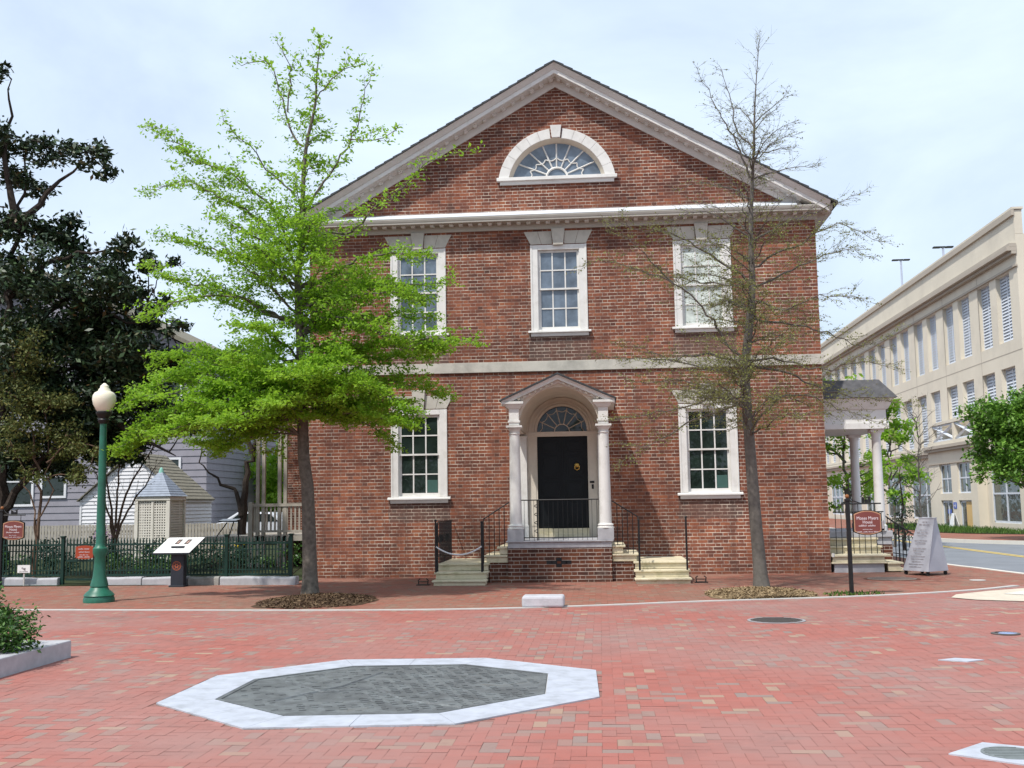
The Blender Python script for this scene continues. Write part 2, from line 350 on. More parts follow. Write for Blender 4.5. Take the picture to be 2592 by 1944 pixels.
        if bevel:
            b=o.modifiers.new('bevel','BEVEL'); b.width=bevel; b.segments=2; b.limit_method='ANGLE'; b.angle_limit=.6
        return o
def fill_loops(loops,y=0.,z=None):
    """planar face with holes: loops of (x,z) at y, or of (x,y) at z"""
    bm=bmesh.new(); es=[]
    for lp in loops:
        vs=[bm.verts.new((p[0],y,p[1]) if z is None else (p[0],p[1],z)) for p in lp]
        es+=[bm.edges.new((vs[i],vs[(i+1)%len(vs)])) for i in range(len(vs))]
    bmesh.ops.triangle_fill(bm,use_beauty=True,use_dissolve=False,edges=es)
    bm.verts.index_update()
    out=([tuple(v.co) for v in bm.verts],[tuple(v.index for v in f.verts) for f in bm.faces]); bm.free(); return out
def quads(name,P,mat,tone=None,parent=None):
    """P: (n,4,3) array of separate quads"""
    n=len(P); o0=np.array(worigin(parent)) if parent is not None else np.zeros(3)
    me=bpy.data.meshes.new(name); me.vertices.add(4*n); me.vertices.foreach_set('co',(P.reshape(-1,3)-o0).astype(np.float32).ravel())
    me.loops.add(4*n); me.loops.foreach_set('vertex_index',np.arange(4*n,dtype=np.int32))
    me.polygons.add(n); me.polygons.foreach_set('loop_start',np.arange(0,4*n,4,dtype=np.int32))
    if tone is not None:
        a=me.attributes.new('tone','FLOAT','FACE'); a.data.foreach_set('value',np.asarray(tone,np.float32))
    me.update(calc_edges=True)
    return link(name,me,mat,parent)
def leaf_quads(C,size,flat=.0,asp=.5,axis=None):
    """rhombic leaves about centres C; flat pulls the blades towards level"""
    n=len(C); nrm=rng.normal(size=(n,3)); nrm[:,2]+=flat*np.sign(nrm[:,2]+1e-9)*2; nrm/=np.linalg.norm(nrm,axis=1)[:,None]
    a=rng.normal(size=(n,3)) if axis is None else axis+rng.normal(size=(n,3))*.45
    u=np.cross(nrm,a); u/=np.linalg.norm(u,axis=1)[:,None]+1e-9; v=np.cross(nrm,u)
    s=(size*rng.uniform(.6,1.35,n))[:,None] if not np.ndim(size) else size[:,None]
    return np.stack([C+v*s,C+u*s*asp,C-v*s,C-u*s*asp],1)
def resample(pts,step):
    P=[Vector(p) for p in pts]; out=[P[0]]
    # smooth with Catmull-Rom
    Q=[]
    for i in range(len(P)-1):
        p0=P[max(i-1,0)];p1=P[i];p2=P[i+1];p3=P[min(i+2,len(P)-1)]
        m=max(2,int((p2-p1).length/step)+1)
        for k in range(m):
            t=k/m; Q.append(.5*((2*p1)+(p2-p0)*t+(2*p0-5*p1+4*p2-p3)*t*t+(3*p1-p0-3*p2+p3)*t*t*t))
    Q.append(P[-1]); return Q
def lettering(body,size,cx,cy,cz,mat,parent,rot=None,name='lettering',depth=.002,align='CENTER',width=None):
    cu=bpy.data.curves.new('t','FONT'); cu.body=body; cu.size=size; cu.align_x=align; cu.align_y='CENTER'; cu.extrude=depth
    ob=bpy.data.objects.new('t',cu); COL.objects.link(ob); dg=bpy.context.evaluated_depsgraph_get()
    me=bpy.data.meshes.new_from_object(ob.evaluated_get(dg)); bpy.data.objects.remove(ob); bpy.data.curves.remove(cu)
    m=(rot if rot is not None else Matrix.Rotation(PI/2,3,'X')); o0=worigin(parent)
    xs=[v.co.x for v in me.vertices]; k=1.
    if width and xs: k=width/(max(xs)-min(xs))
    for v in me.vertices:
        v.co=m@Vector((v.co.x*k,v.co.y,v.co.z))+Vector((cx,cy,cz))-o0
    me.materials.clear(); me.update()
    return link(name,me,mat,parent)
def marks(mb,org,ex,ez,nrm,w,h,seed,words=2):
    """one line of worn lettering: short upright strokes grouped in words"""
    r=random.Random(seed); ex=Vector(ex);ez=Vector(ez);nrm=Vector(nrm); org=Vector(org)
    step=h*.62; n=max(3,int(w/step)); gaps={int(n*(k+1)/words) for k in range(words-1)}
    for i in range(n):
        if i in gaps: continue
        x=-w/2+i*step; hh=h*(1. if r.random()<.3 else .68)
        for k in range(2):
            x0=x+k*step*.36; b=org+ex*x0
            P=[b,b+ex*step*.2,b+ex*step*.2+ez*hh,b+ez*hh]; mb.prism(P,nrm*.003)
        z0=(0,.3,.6)[r.randrange(3)]*hh
        b=org+ex*x+ez*z0; mb.prism([b,b+ex*step*.6,b+ex*step*.6+ez*h*.13,b+ez*h*.13],nrm*.0025)
# ------------------------------------------------------------------ ground
CURB=[(-30,-5.4),(-14,-6.75),(-8.49,-7.12),(-7.44,-7.22),(-4.5,-7.5),(-2.6,-7.6),(-1.31,-7.56),(-.4,-7.42),(.9,-7.08),(2.28,-6.6),(4.4,-6.08),(5.7,-5.62),(6.77,-5.1),(7.5,-4.62),(8.2,-4.0)]
NEAR=[(8.6,90),(8.75,20),(8.9,8),(9.07,2.77),(9.3,1.26),(9.55,-.85),(10.1,-3.4),(11.6,-6.6),(14.5,-9.2),(30,-12)]
FAR=[(13.2,90),(13.2,30),(13.35,22),(13.75,18.4),(14.6,16.5),(15.5,15.2),(17.4,13.2),(21,11.0),(40,7.)]
def curb_y(x):
    for a,b in zip(CURB,CURB[1:]):
        if a[0]<=x<=b[0]: return a[1]+(b[1]-a[1])*(x-a[0])/(b[0]-a[0])
    return 99.
def near_x(y):
    for a,b in zip(NEAR,NEAR[1:]):
        if b[1]<=y<=a[1]: return a[0]+(b[0]-a[0])*(y-a[1])/(b[1]-a[1])
    return 99.
def flat(name,loops,z,mat,kind='structure'):
    v,f=fill_loops(loops,z=z); m=MB().add(v,f); o=m.build(name,mat,recalc=False)
    bm=bmesh.new(); bm.from_mesh(o.data)
    for fc in bm.faces:
        fc.normal_update()
        if fc.normal.z<0: fc.normal_flip()
    bm.to_mesh(o.data); bm.free()
    return tag(o,kind=kind)
g=MB().poly([(-400,-400,-.16),(400,-400,-.16),(400,500,-.16),(-400,500,-.16)]).build('ground',M_EARTH,recalc=False); tag(g,kind='structure')
flat('road',[NEAR[::-1]+FAR+[(60,4),(60,-14)]],-.10,M_ASPH)
def slab(name,outline,z,mat):
    return tag(MB().prism([(x,y,-.15) for x,y in outline],(0,0,.15+z)).build(name,mat),kind='structure')
slab('plaza_base',[(-40,-40),(40,-40),(40,-14.5),(30,-12.0)]+NEAR[::-1][1:5]+[(8.2,-4.0)]+CURB[::-1][1:]+[(-40,-5)],-.004,M_JOINT)
slab('sidewalk_base',CURB+[(9.93,-3.0)]+NEAR[::-1][4:]+[(-30,90)],-.006,M_JOINT2)
def herring(x0,x1,y0,y1,inside,z,gap=.0011,W=.1,ang=0.):
    nx=int((x1-x0)/W)+6; ny=int((y1-y0)/W)+6; Q=[]
    j,k=np.meshgrid(np.arange(-2,ny),np.arange(-ny//4-3,nx//4+3),indexing='ij'); j=j.ravel();k=k.ravel()
    A=np.stack([x0+(j+4*k)*W,y0+j*W,np.full(len(j),2*W),np.full(len(j),W)],1)
    B=np.stack([x0+(j+4*k+3)*W,y0+j*W,np.full(len(j),W),np.full(len(j),2*W)],1)
    A=np.concatenate([A,B]); cx=A[:,0]+A[:,2]/2; cy=A[:,1]+A[:,3]/2
    ok=(cx>x0)&(cx<x1)&(cy>y0)&(cy<y1); A=A[ok];cx=cx[ok];cy=cy[ok]
    ok=inside(cx,cy); A=A[ok]
    jx=rng.uniform(-.0012,.0012,(len(A),2)); x=A[:,0]+jx[:,0]; y=A[:,1]+jx[:,1]; w=A[:,2];h=A[:,3]; zz=z+rng.uniform(-.0008,.0008,len(A))
    c=lambda a,b:np.stack([x+a*w+(gap if a==0 else -gap),y+b*h+(gap if b==0 else -gap),zz],1)
    P=np.stack([c(0,0),c(1,0),c(1,1),c(0,1)],1); P[:,:,2]+=rng.uniform(-.0004,.0004,P.shape[:2])
    return P
cyv=np.vectorize(curb_y); nxv=np.vectorize(near_x)
OCT=[(-2.865,-15.40),(-2.865,-13.97),(-1.86,-12.94),(-.40,-12.86),(.745,-13.70),(.78,-15.13),(-.27,-16.23),(-1.80,-16.39)]
OCTI=[(-2.43,-15.24),(-2.43,-14.19),(-1.68,-13.38),(-.555,-13.30),(.30,-13.90),(.33,-15.0),(-.45,-15.84),(-1.63,-15.95)]
def inpoly(cx,cy,poly):
    r=np.zeros(len(cx),bool); n=len(poly)
    for i in range(n):
        x1,y1=poly[i];x2,y2=poly[(i+1)%n]
        c=((y1>cy)!=(y2>cy))&(cx<(x2-x1)*(cy-y1)/(y2-y1+1e-12)+x1); r^=c
    return r
def plaza_in(x,y):
    return (y<np.where(x<8.2,cyv(np.clip(x,-30,8.19))-.02,99))&(x<nxv(np.clip(y,-12,90))-.02)&~inpoly(x,y,OCT)
def clus(P,base,s1,s2,amp):
    c=P.mean(1); ph=rng.uniform(0,6,8)
    f=np.sin(c[:,0]*s1+ph[0]+1.7*np.sin(c[:,1]*s2+ph[1]))*np.sin(c[:,1]*s1*1.3+ph[2]+1.3*np.sin(c[:,0]*s2*.8+ph[3]))
    t=rng.uniform(0,1,len(P))
    lim=np.clip(.84+.17*(-f)*amp,.6,.985)
    red=rng.uniform(0,.72,len(P)); odd=rng.uniform(.76,1.,len(P))
    return np.where(t<lim,red*base,odd)
P=herring(-11,14.5,-24.5,-3.5,plaza_in,0.0); o=quads('plaza_paving',P,M_PAVER,clus(P,1.,1.9,1.1,1.)); tag(o,kind='structure')
def walk_in(x,y):
    return (y>cyv(np.clip(x,-30,8.19))+.02)&(x<nxv(np.clip(y,-12,90))-.12)&~((x<-5.75)&(y>-1.45))&~((x>-5.75)&(x<5.75)&(y>0))
P=herring(-15,10.5,-7.8,14,walk_in,0.0,W=.1); o=quads('sidewalk_paving',P,M_SIDEP,rng.uniform(0,1,len(P))**1.1); tag(o,kind='structure')
def strip(name,line,w,z0,z1,mat,off=0.):
    mb=MB(); n=len(line); pts=[Vector((p[0],p[1],0)) for p in line]; nn=[]
    for i in range(n):
        d=(pts[min(i+1,n-1)]-pts[max(i-1,0)]).normalized(); nn.append(Vector((-d.y,d.x,0)))
    for i in range(n-1):
        a,b=pts[i],pts[i+1]; na,nb=nn[i],nn[i+1]
        q=[a+na*off,b+nb*off,b+nb*(off+w),a+na*(off+w)]
        mb.loft([(p.x,p.y,z0) for p in q],[(p.x,p.y,z1) for p in q])
    return tag(mb.build(name,mat),kind='structure')
strip('flush_curb',resample([(x,y,0) for x,y in CURB],.6) and [(p.x,p.y) for p in resample([(x,y,0) for x,y in CURB],.6)],.13,-.1,.012,M_BLUESTONE,-.06)
strip('road_curb',[(p.x,p.y) for p in resample([(x,y,0) for x,y in NEAR],1.)],.15,-.14,.014,M_CONC,-.16)
strip('far_curb',[(p.x,p.y) for p in resample([(x,y,0) for x,y in FAR],1.)],.16,-.14,.03,M_CONC,0.)
far_walk=FAR[::-1]+[(13.2,90),(24,90),(24,24),(60,24),(60,4)]
flat('far_sidewalk',[FAR+[(60,4),(60,23.0),(19.4,23.0),(19.4,90)]],.01,M_SIDEP)
flat('road_line',[[(12.42,80),(12.54,80),(12.56,7),(12.44,7)]],-.092,M_YELLOW)
flat('road_line_second',[[(12.62,80),(12.73,80),(12.75,7),(12.64,7)]],-.092,M_YELLOW)
# curb ramp at the right edge
RAMP=[(6.35,-6.3),(6.6,-5.75),(7.3,-5.15),(8.1,-4.62),(9.0,-4.25),(10.2,-5.2),(10.6,-6.6),(9.6,-7.3),(8.2,-7.25),(7.2,-7.03),(6.6,-6.72)]
flat('curb_ramp',[RAMP],.010,M_RAMP)
RAMPI=[(7.35,-5.75),(7.9,-5.2),(8.6,-4.75),(9.1,-4.6),(10.0,-5.4),(10.2,-6.4),(9.3,-6.6),(8.2,-6.5)]
flat('ramp_plate',[RAMPI],.016,M_CONC)
flat('garden_ground',[[(-40,-1.3),(-5.72,-1.9),(-5.72,16),(-9,60),(-40,60)]],.012,M_SOIL)
# grass verge in front of the parking garage
def blades(name,poly,n,h,mat,z=.02,kind='stuff'):
    xs=[p[0] for p in poly];ys=[p[1] for p in poly]
    x=rng.uniform(min(xs),max(xs),n*3);y=rng.uniform(min(ys),max(ys),n*3); ok=inpoly(x,y,poly); x=x[ok][:n];y=y[ok][:n]; k=len(x)
    a=rng.uniform(0,2*PI,k); w=.012*rng.uniform(.7,1.6,k); hh=h*rng.uniform(.5,1.3,k); lx=rng.normal(0,.35,k)*hh;ly=rng.normal(0,.35,k)*hh
    b=np.stack([x,y,np.full(k,z)],1); d=np.stack([np.cos(a)*w,np.sin(a)*w,np.zeros(k)],1); t=b+np.stack([lx,ly,hh],1)
    o=quads(name,np.stack([b-d,b+d,t+d*.3,t-d*.3],1),mat,rng.uniform(0,1,k)); return tag(o,kind=kind)
VERGE=[(15.9,26),(16.5,24.2),(18.3,22.2),(21,20.5),(30,18.5),(30,24.0),(19.4,24.0),(19.0,40),(15.9,40)]
flat('grass_verge',[VERGE],.03,M_SOIL)
blades('verge_grass',VERGE,9000,.16,M_GRASS,.03)
# ------------------------------------------------------------------ brick house
house=thing('brick_house','two storey red brick house with white pediment, fan window and columned front door','house',(0,0,0))
E_=5.79; DEP=13.5
def arc(cx,cz,r,a0,a1,n): return [(cx+r*math.cos(a0+(a1-a0)*i/n),cz+r*math.sin(a0+(a1-a0)*i/n)) for i in range(n+1)]
WX=(-3.245,0.,3.245); WU=(5.50,7.48); WL=(1.78,3.75)
wins=[(x,)+WU for x in WX]+[(x,)+WL for x in (WX[0],WX[2])]
LZ=8.86
aL=math.asin((9.09-LZ)/1.14)
lun=arc(0,LZ,1.14,aL,PI-aL,28)
loops=[[(-E_,-.05),(E_,-.05),(E_,8.02),(5.62,8.02),(0,11.25),(-5.62,8.02),(-E_,8.02)]]
for x,z0,z1 in wins: loops.append([(x-.5,z0),(x+.5,z0),(x+.5,z1),(x-.5,z1)])
loops.append(lun)
loops.append([(-.60,.84),(.60,.84),(.60,3.2)]+arc(0,3.2,.60,.12,PI-.12,14)+[(-.60,3.2)])
v,f=fill_loops(loops,y=0.)
wb=MB().add(v,f)
for lp in loops[1:]:
    n=len(lp)
    for i in range(n):
        a,b=lp[i],lp[(i+1)%n]; wb.add([(a[0],0,a[1]),(b[0],0,b[1]),(b[0],.32,b[1]),(a[0],.32,a[1])],[(0,1,2,3)])
wb.add([(E_,0,-.05),(E_,DEP,-.05),(E_,DEP,8.02),(E_,0,8.02)],[(0,1,2,3)]); wb.add([(-E_,0,-.05),(-E_,DEP,-.05),(-E_,DEP,8.02),(-E_,0,8.02)],[(3,2,1,0)])
wb.add([(-E_,DEP,-.05),(E_,DEP,-.05),(E_,DEP,8.02),(0,DEP,11.3),(-E_,DEP,8.02)],[(0,1,2,3,4)])
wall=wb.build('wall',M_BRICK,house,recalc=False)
# string course
MB().box(-E_-.04,E_+.04,-.045,.02,4.567,4.797).build('string_course',M_LIME,house,bevel=.006)
# horizontal cornice: profile in (y,z)
def run_x(mb,prof,x0,x1): mb.loft([(x0,y,z) for y,z in prof],[(x1,y,z) for y,z in prof])
cor=MB()
run_x(cor,[(.0,7.85),(-.04,7.85),(-.045,7.885),(-.05,7.97),(-.05,8.0),(0,8.0)],-E_-.05,E_+.05)                  # frieze
run_x(cor,[(0,8.0),(-.33,7.995),(-.335,8.035),(-.345,8.045),(-.36,8.09),(-.36,8.115),(0,8.115)],-6.12,6.12)      # soffit and fascia
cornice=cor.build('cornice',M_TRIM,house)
den=MB()
for i in range(-26,27): den.box(i*.222-.045,i*.222+.045,-.21,-.07,7.955,7.999)
den.build('dentils',M_WHITE,cornice)
fl=MB(); run_x(fl,[(0,8.115),(-.365,8.117),(-.365,8.122),(0,8.30)],-5.35,5.35); fl.build('flashing',M_LEAD,cornice)
# side eaves
for s in (-1,1):
    ev=MB(); a=E_*s; b=6.17*s
    ev.loft([(a,.0,7.86),(b,.0,7.99),(b,.0,8.10),(a,.0,8.32)],[(a,DEP,7.86),(b,DEP,7.99),(b,DEP,8.10),(a,DEP,8.32)])
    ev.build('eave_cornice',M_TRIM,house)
SL=.574
rk=MB()
def rake(prof,xend,mb,x0=0.):
    for s in (-1,1):
        A=[(s*x0,y,11.25+dz-SL*x0) for y,dz in prof]; B=[(s*xend,y,11.25+dz-SL*xend) for y,dz in prof]
        mb.loft(A,B)
rake([(0,-.03),(-.04,-.03),(-.05,.14),(-.05,.165),(0,.165)],5.50,rk)
rake([(0,.165),(-.33,.16),(-.335,.215),(-.345,.225),(-.36,.255),(-.36,.27),(-.375,.28),(-.40,.32),(-.44,.37),(-.455,.40),(0,.40)],6.06,rk)
rake_o=rk.build('rake_cornice',M_RAKE,house)
wb2=MB(); rake([(-.336,.170),(-.362,.172),(-.364,.262),(-.337,.262)],6.03,wb2); wb2.build('fascia',M_WHITE,rake_o)
dn=MB(); n=25; ca=math.atan(SL)
for s in (-1,1):
    for i in range(n):
        x=.09+i*.222
        m=Matrix.Rotation(ca*s,3,'Y')
        dn.rbox((s*x,-.14,11.25+.145-SL*x),(.09,.14,.045),m)
dn.build('dentils',M_WHITE,rake_o)
# roof: slate slabs with ragged courses at the verge
rf=MB()
for s in (-1,1):
    nc=30; L=6.20
    for i in range(nc):
        x0=L*i/nc; x1=L*(i+1)/nc+.02; j=random.uniform(-.012,.012)
        z0=11.25+.405-SL*x0; z1=11.25+.405-SL*x1; y0=-.485+j
        rf.loft([(s*x0,y0,z0),(s*x1,y0,z1),(s*x1,y0,z1+.055),(s*x0,y0,z0+.032)],[(s*x0,DEP+.4,z0),(s*x1,DEP+.4,z1),(s*x1,DEP+.4,z1+.055),(s*x0,DEP+.4,z0+.032)])
roof=rf.build('roof',M_SLATE,house)
# sash windows
def sash_window(x,z0,z1,gm,upper):
    fr=MB(); zt=z1; yo=-.022
    fr.box(x-.63,x-.475,yo,.10,z0,zt); fr.box(x+.475,x+.63,yo,.10,z0,zt); fr.box(x-.475,x+.475,yo+.001,.10,zt-.115,zt)
    fr.box(x-.475,x-.452,.02,.12,z0,zt-.115); fr.box(x+.452,x+.475,.02,.12,z0,zt-.115)
    fr.box(x-.645,x-.60,yo-.012,.0,z0,zt+.0); fr.box(x+.60,x+.645,yo-.012,.0,z0,zt+.0)
    w=fr.build('window',M_WHITE,house,bevel=.006)
    mid=(z0+.085+zt-.17)/2+.01
    for k,(a,b,yy) in enumerate(((mid-.015,zt-.115,.045),(z0+.02,mid+.02,.085))):
        sh=MB(); bt=.07 if k else .04; tp=.055 if k==0 else .035
        sh.box(x-.452,x-.415,yy,yy+.04,a,b); sh.box(x+.415,x+.452,yy,yy+.04,a,b); sh.box(x-.415,x+.415,yy,yy+.04,a,a+bt); sh.box(x-.415,x+.415,yy,yy+.04,b-tp,b)
        for c in (-.146,.146): sh.box(x+c-.015,x+c+.015,yy+.004,yy+.036,a+bt,b-tp)
        zm=(a+bt+b-tp)/2; sh.box(x-.415,x+.415,yy+.002,yy+.034,zm-.014,zm+.014)
        sh.build('sash',M_WHITE,w)
        MB().box(x-.43,x+.43,yy+.018,yy+.024,a+.02,b-.02).build('pane',gm,w)
    si=MB(); si.loft([(x-.715,-.02,z0),(x-.715,-.095,z0-.018),(x-.715,-.10,z0-.06),(x-.715,-.02,z0-.06)],[(x+.715,-.02,z0),(x+.715,-.095,z0-.018),(x+.715,-.10,z0-.06),(x+.715,-.02,z0-.06)])
    si.box(x-.475,x+.475,-.02,.14,z0-.02,z0+.02); si.loft([(x-.655,-.0,z0-.061),(x-.655,-.062,z0-.061),(x-.655,-.045,z0-.14),(x-.655,0,z0-.14)],[(x+.655,-.0,z0-.061),(x+.655,-.062,z0-.061),(x+.655,-.045,z0-.14),(x+.655,0,z0-.14)])
    si.build('sill',M_WHITE,w,bevel=.006)
    zb=z1+.018; zt2=z1+.32; li=MB()
    hb=.635; ht=.79
    for s in (-1,1):
        for k in range(2):
            a0=.135+(hb-.135)*k/2+.003; a1=.135+(hb-.135)*(k+1)/2-.003; b0=.15+(ht-.15)*k/2+.003; b1=.15+(ht-.15)*(k+1)/2-.003
            li.prism([(x+s*a0,-.018,zb),(x+s*a1,-.018,zb),(x+s*b1,-.018,zt2),(x+s*b0,-.018,zt2)],(0,.06,0))
    lo=li.build('lintel',M_LIME,w,bevel=.004)
    kt=z1+(.37 if upper else .45); kb=z1-.005
    kk=MB(); A=[(x-.115,-.07,kb),(x+.115,-.07,kb),(x+.155,-.085,kt),(x-.155,-.085,kt)]; kk.loft(A,[(p[0],.03,p[2]) for p in A]); kk.box(x-.118,x+.118,-.085,0,kb-.012,kb+.055)
    kk.build('keystone',M_LIME,w,bevel=.006)
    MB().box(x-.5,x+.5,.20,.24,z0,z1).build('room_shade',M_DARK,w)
    return w
for x,z0,z1 in wins:
    up=z0>4; gm=M_GLASSC if (up and x>1) else (M_GLASSU if up else M_GLASS)
    w=sash_window(x,z0,z1,gm,up)
    if not up: MB().box(x+.165,x+.405,.098,.101,z0+.10,z0+.38).build('pane_card',M_TEAL,w)
# lunette
sur=MB(); na=13
a0=math.asin((9.085-LZ)/1.36); a1=PI-a0
for i in range(na):
    if i==na//2: continue
    b0=a0+(a1-a0)*i/na+.0018; b1=a0+(a1-a0)*(i+1)/na-.0018
    pts=arc(0,LZ,1.363,b0,b1,4)+arc(0,LZ,1.13,b1,b0,4); pts=[(p[0],max(p[1],9.085)) for p in pts]
    sur.prism([(p[0],-.035,p[1]) for p in pts],(0,.07,0))
lw=sur.build('lunette_window',M_WHITE,house,bevel=.004)
kk=MB(); A=[(-.095,-.075,10.0),(.095,-.075,10.0),(.13,-.085,10.29),(-.13,-.085,10.29)]; kk.loft(A,[(p[0],.03,p[2]) for p in A]); kk.build('keystone',M_WHITE,lw,bevel=.006)
rv=MB()
for i in range(28):
    p,q=lun[i],lun[i+1]; rv.add([(p[0],-.03,p[1]),(q[0],-.03,q[1]),(q[0]*.93,.16,LZ+(q[1]-LZ)*.93),(p[0]*.93,.16,LZ+(p[1]-LZ)*.93)],[(0,1,2,3)],True)
rv.build('reveal',M_CREAM,lw)
gz=9.10; gl=arc(0,LZ,1.07,math.asin((gz-LZ)/1.07),PI-math.asin((gz-LZ)/1.07),28)
MB().poly([(p[0],.155,p[1]) for p in gl]).build('pane',M_GLASSU,lw)
mt_=MB()
def bar(mb,a,b,y,w=.018): mb.tube([(a[0],y,a[1]),(b[0],y,b[1])],w,4)
for k in range(1,8):
    a=PI*k/8; d=(math.cos(a),math.sin(a))
    # distance to arc centre (0,LZ) radius 1.05 from hub (0,9.09)
    oz=9.09-LZ; bq=d[1]*oz; tt=-bq+math.sqrt(bq*bq-oz*oz+1.05**2)
    bar(mt_,(d[0]*.23,9.09+d[1]*.23),(d[0]*tt,9.09+d[1]*tt),.14)
mt_.tube([(.245*math.cos(PI*i/16),.135,9.09+.245*math.sin(PI*i/16)) for i in range(17)],.028,6)
for k in range(8):
    a0_=PI*k/8;a1_=PI*(k+1)/8; r0=.60 if True else 0
    pts=[]
    for i in range(7):
        t=i/6; a=a0_+(a1_-a0_)*t; r=.60-.075*math.sin(PI*t); s=1+.0
        # follow the flatter arch: squash
        pts.append((r*math.cos(a)*1.12,.14,9.09+r*math.sin(a)*.80))
    mt_.tube(pts,.014,4)
mt_.build('muntins',M_WHITE,lw)
sl=MB(); run_x(sl,[(.16,9.095),(-.04,9.092),(-.10,9.078),(-.105,9.0),(-.06,8.995),(0,8.995)],-1.385,1.385); run_x(sl,[(0,8.994),(-.055,8.994),(-.045,8.915),(0,8.915)],-1.315,1.315); sl.build('sill',M_WHITE,lw,bevel=.004)
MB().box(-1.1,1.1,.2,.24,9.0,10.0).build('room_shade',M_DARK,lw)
# ---------------- portico
PY=-1.95; CXS=.92
por=MB()
ROOFZ=lambda x:4.215-.452*abs(x)
# tympanum board with the vault cut out, front and 4 cm thick
VC=3.16; VR=.835
va=[(VR*math.cos(PI*i/24),VC+VR*math.sin(PI*i/24)) for i in range(25)]
out=[(-1.03,VC-.02),(-VR,VC-.02)]+[(p[0],p[1]) for p in va[::-1]]+[(VR,VC-.02),(1.03,VC-.02),(1.03,3.66),(0,4.13),(-1.03,3.66)]
v,f=fill_loops([out],y=PY+.05); por.add(v,f)
# side entablature beams
for s in (-1,1):
    a,b=sorted((s*1.03,s*VR)); por.box(a,b,PY+.052,.0,VC-.015,3.62)
# vault
for i in range(24):
    p,q=va[i],va[i+1]; k=.92
    por.add([(p[0],PY+.05,p[1]),(q[0],PY+.05,q[1]),(q[0]*.96,-.02,VC+(q[1]-VC)*.97),(p[0]*.96,-.02,VC+(p[1]-VC)*.97)],[(0,1,2,3)],True)
portico=por.build('portico',M_CREAM,house)
# back wall ring between vault and fanlight
bw=[(p[0]*.96,VC+(p[1]-VC)*.97) for p in va]; fr=arc(0,3.2,.56,0,PI,24)
v,f=fill_loops([[(p[0],p[1]) for p in bw]+[(-.80,3.08),(-.56,3.08)]+fr[::-1]+[(.56,3.08),(.80,3.08)]],y=-.03)
bk=MB().add(v,f)
for r,y in ((.60,-.05),(.66,-.045),(.74,-.04)): bk.tube([(r*math.cos(PI*i/24),y,3.2+r*math.sin(PI*i/24)) for i in range(25)],.016,6)
bk.box(-.93,-.565,-.06,.02,3.10,3.18); bk.box(.565,.93,-.06,.02,3.10,3.18); bk.box(-.565,.565,-.05,.05,3.085,3.19)
bk.build('door_arch',M_CREAM,portico)
# rake mouldings of the small pediment
rk=MB()
def srake(prof,x0,x1,z0,mb):
    for s in (-1,1):
        A=[(s*x0,y,z0+dz-.452*x0) for y,dz in prof]; B=[(s*x1,y,z0+dz-.452*x1) for y,dz in prof]; mb.loft(A,B)
srake([(PY+.05,-.115),(PY,-.115),(PY-.005,-.06),(PY+.05,-.06)],0,1.05,4.20,rk)
srake([(PY+.1,-.059),(PY-.12,-.058),(PY-.125,-.012),(PY-.15,.03),(PY-.15,.04),(PY+.1,.04)],0,1.17,4.20,rk)
rk.build('pediment_moulding',M_WHITE,portico)
bs=MB()
for s in (-1,1):
    for i in range(8): bs.rbox((s*(.12+i*.115),PY-.05,4.20-.085-.452*(.12+i*.115)),(.05,.08,.04),Matrix.Rotation(math.atan(.452)*s,3,'Y'))
    for i in range(4): bs.box(*sorted((s*(.83+i*.075),s*(.865+i*.075))),PY-.05,PY+.02,3.60,3.635)
bs.build('dentils',M_CREAM,portico)
rr=MB()
for s in (-1,1):
    A=[(0,PY-.19,4.245),(s*1.20,PY-.19,4.245-.452*1.20),(s*1.20,PY-.19,4.28-.452*1.20),(0,PY-.19,4.28)]; rr.loft(A,[(p[0],0,p[2]) for p in A])
rr.build('porch_roof',M_SLATE,portico)
for s in (-1,1):
    cb=MB(); x=s*CXS
    cb.box(x-.10,x+.10,PY-.06,PY+.14,3.30,3.60)                                   # frieze block
    cb.loft([(x-.12,PY-.08,3.56),(x+.12,PY-.08,3.56),(x+.12,PY+.16,3.56),(x-.12,PY+.16,3.56)],[(x-.20,PY-.13,3.65),(x+.20,PY-.13,3.65),(x+.20,PY+.2,3.65),(x-.20,PY+.2,3.65)])
    cb.box(*sorted((x-s*.20,x+s*.25)),PY-.15,0,3.651,3.70)
    cb.box(x-.125,x+.125,PY-.085,PY+.165,3.27,3.31); cb.box(x-.105,x+.105,PY-.065,PY+.145,3.215,3.27)
    cb.box(x-.165,x+.165,PY-.125,PY+.205,3.165,3.205)
    yc=PY+.04
    cb.lathe(x,yc,[(.14,3.165),(.145,3.15),(.125,3.12),(.105,3.09),(.105,3.05),(.12,3.045),(.12,3.03),(.105,3.02),(.112,2.4),(.122,1.6),(.126,1.17),(.15,1.165),(.165,1.145),(.15,1.125),(.15,1.11),(.175,1.10),(.18,1.085),(.17,1.072)],28)
    cb.build('column',M_WHITE,portico)
    MB().box(x-.165,x+.165,yc-.165,yc+.165,.84,1.071).build('plinth',M_GRANITE,portico,bevel=.008)
    # half pillar against the wall
    pl=MB(); xx=s*.875; pl.box(xx-.085,xx+.085,-.16,.02,1.10,3.10); pl.box(xx-.105,xx+.105,-.18,.0,1.07,1.12); pl.box(xx-.10,xx+.10,-.175,0,.84,1.07); pl.box(xx-.10,xx+.10,-.175,0,3.06,3.10)
    pl.build('pilaster',M_WHITE,portico,bevel=.004)
    jb=MB(); a,b=sorted((s*.565,s*.785)); jb.box(a,b,-.035,.02,.84,3.10); a,b=sorted((s*.60,s*.75)); jb.box(a,b,-.048,-.035,1.1,2.98); jb.build('door_jamb',M_CREAM,portico)
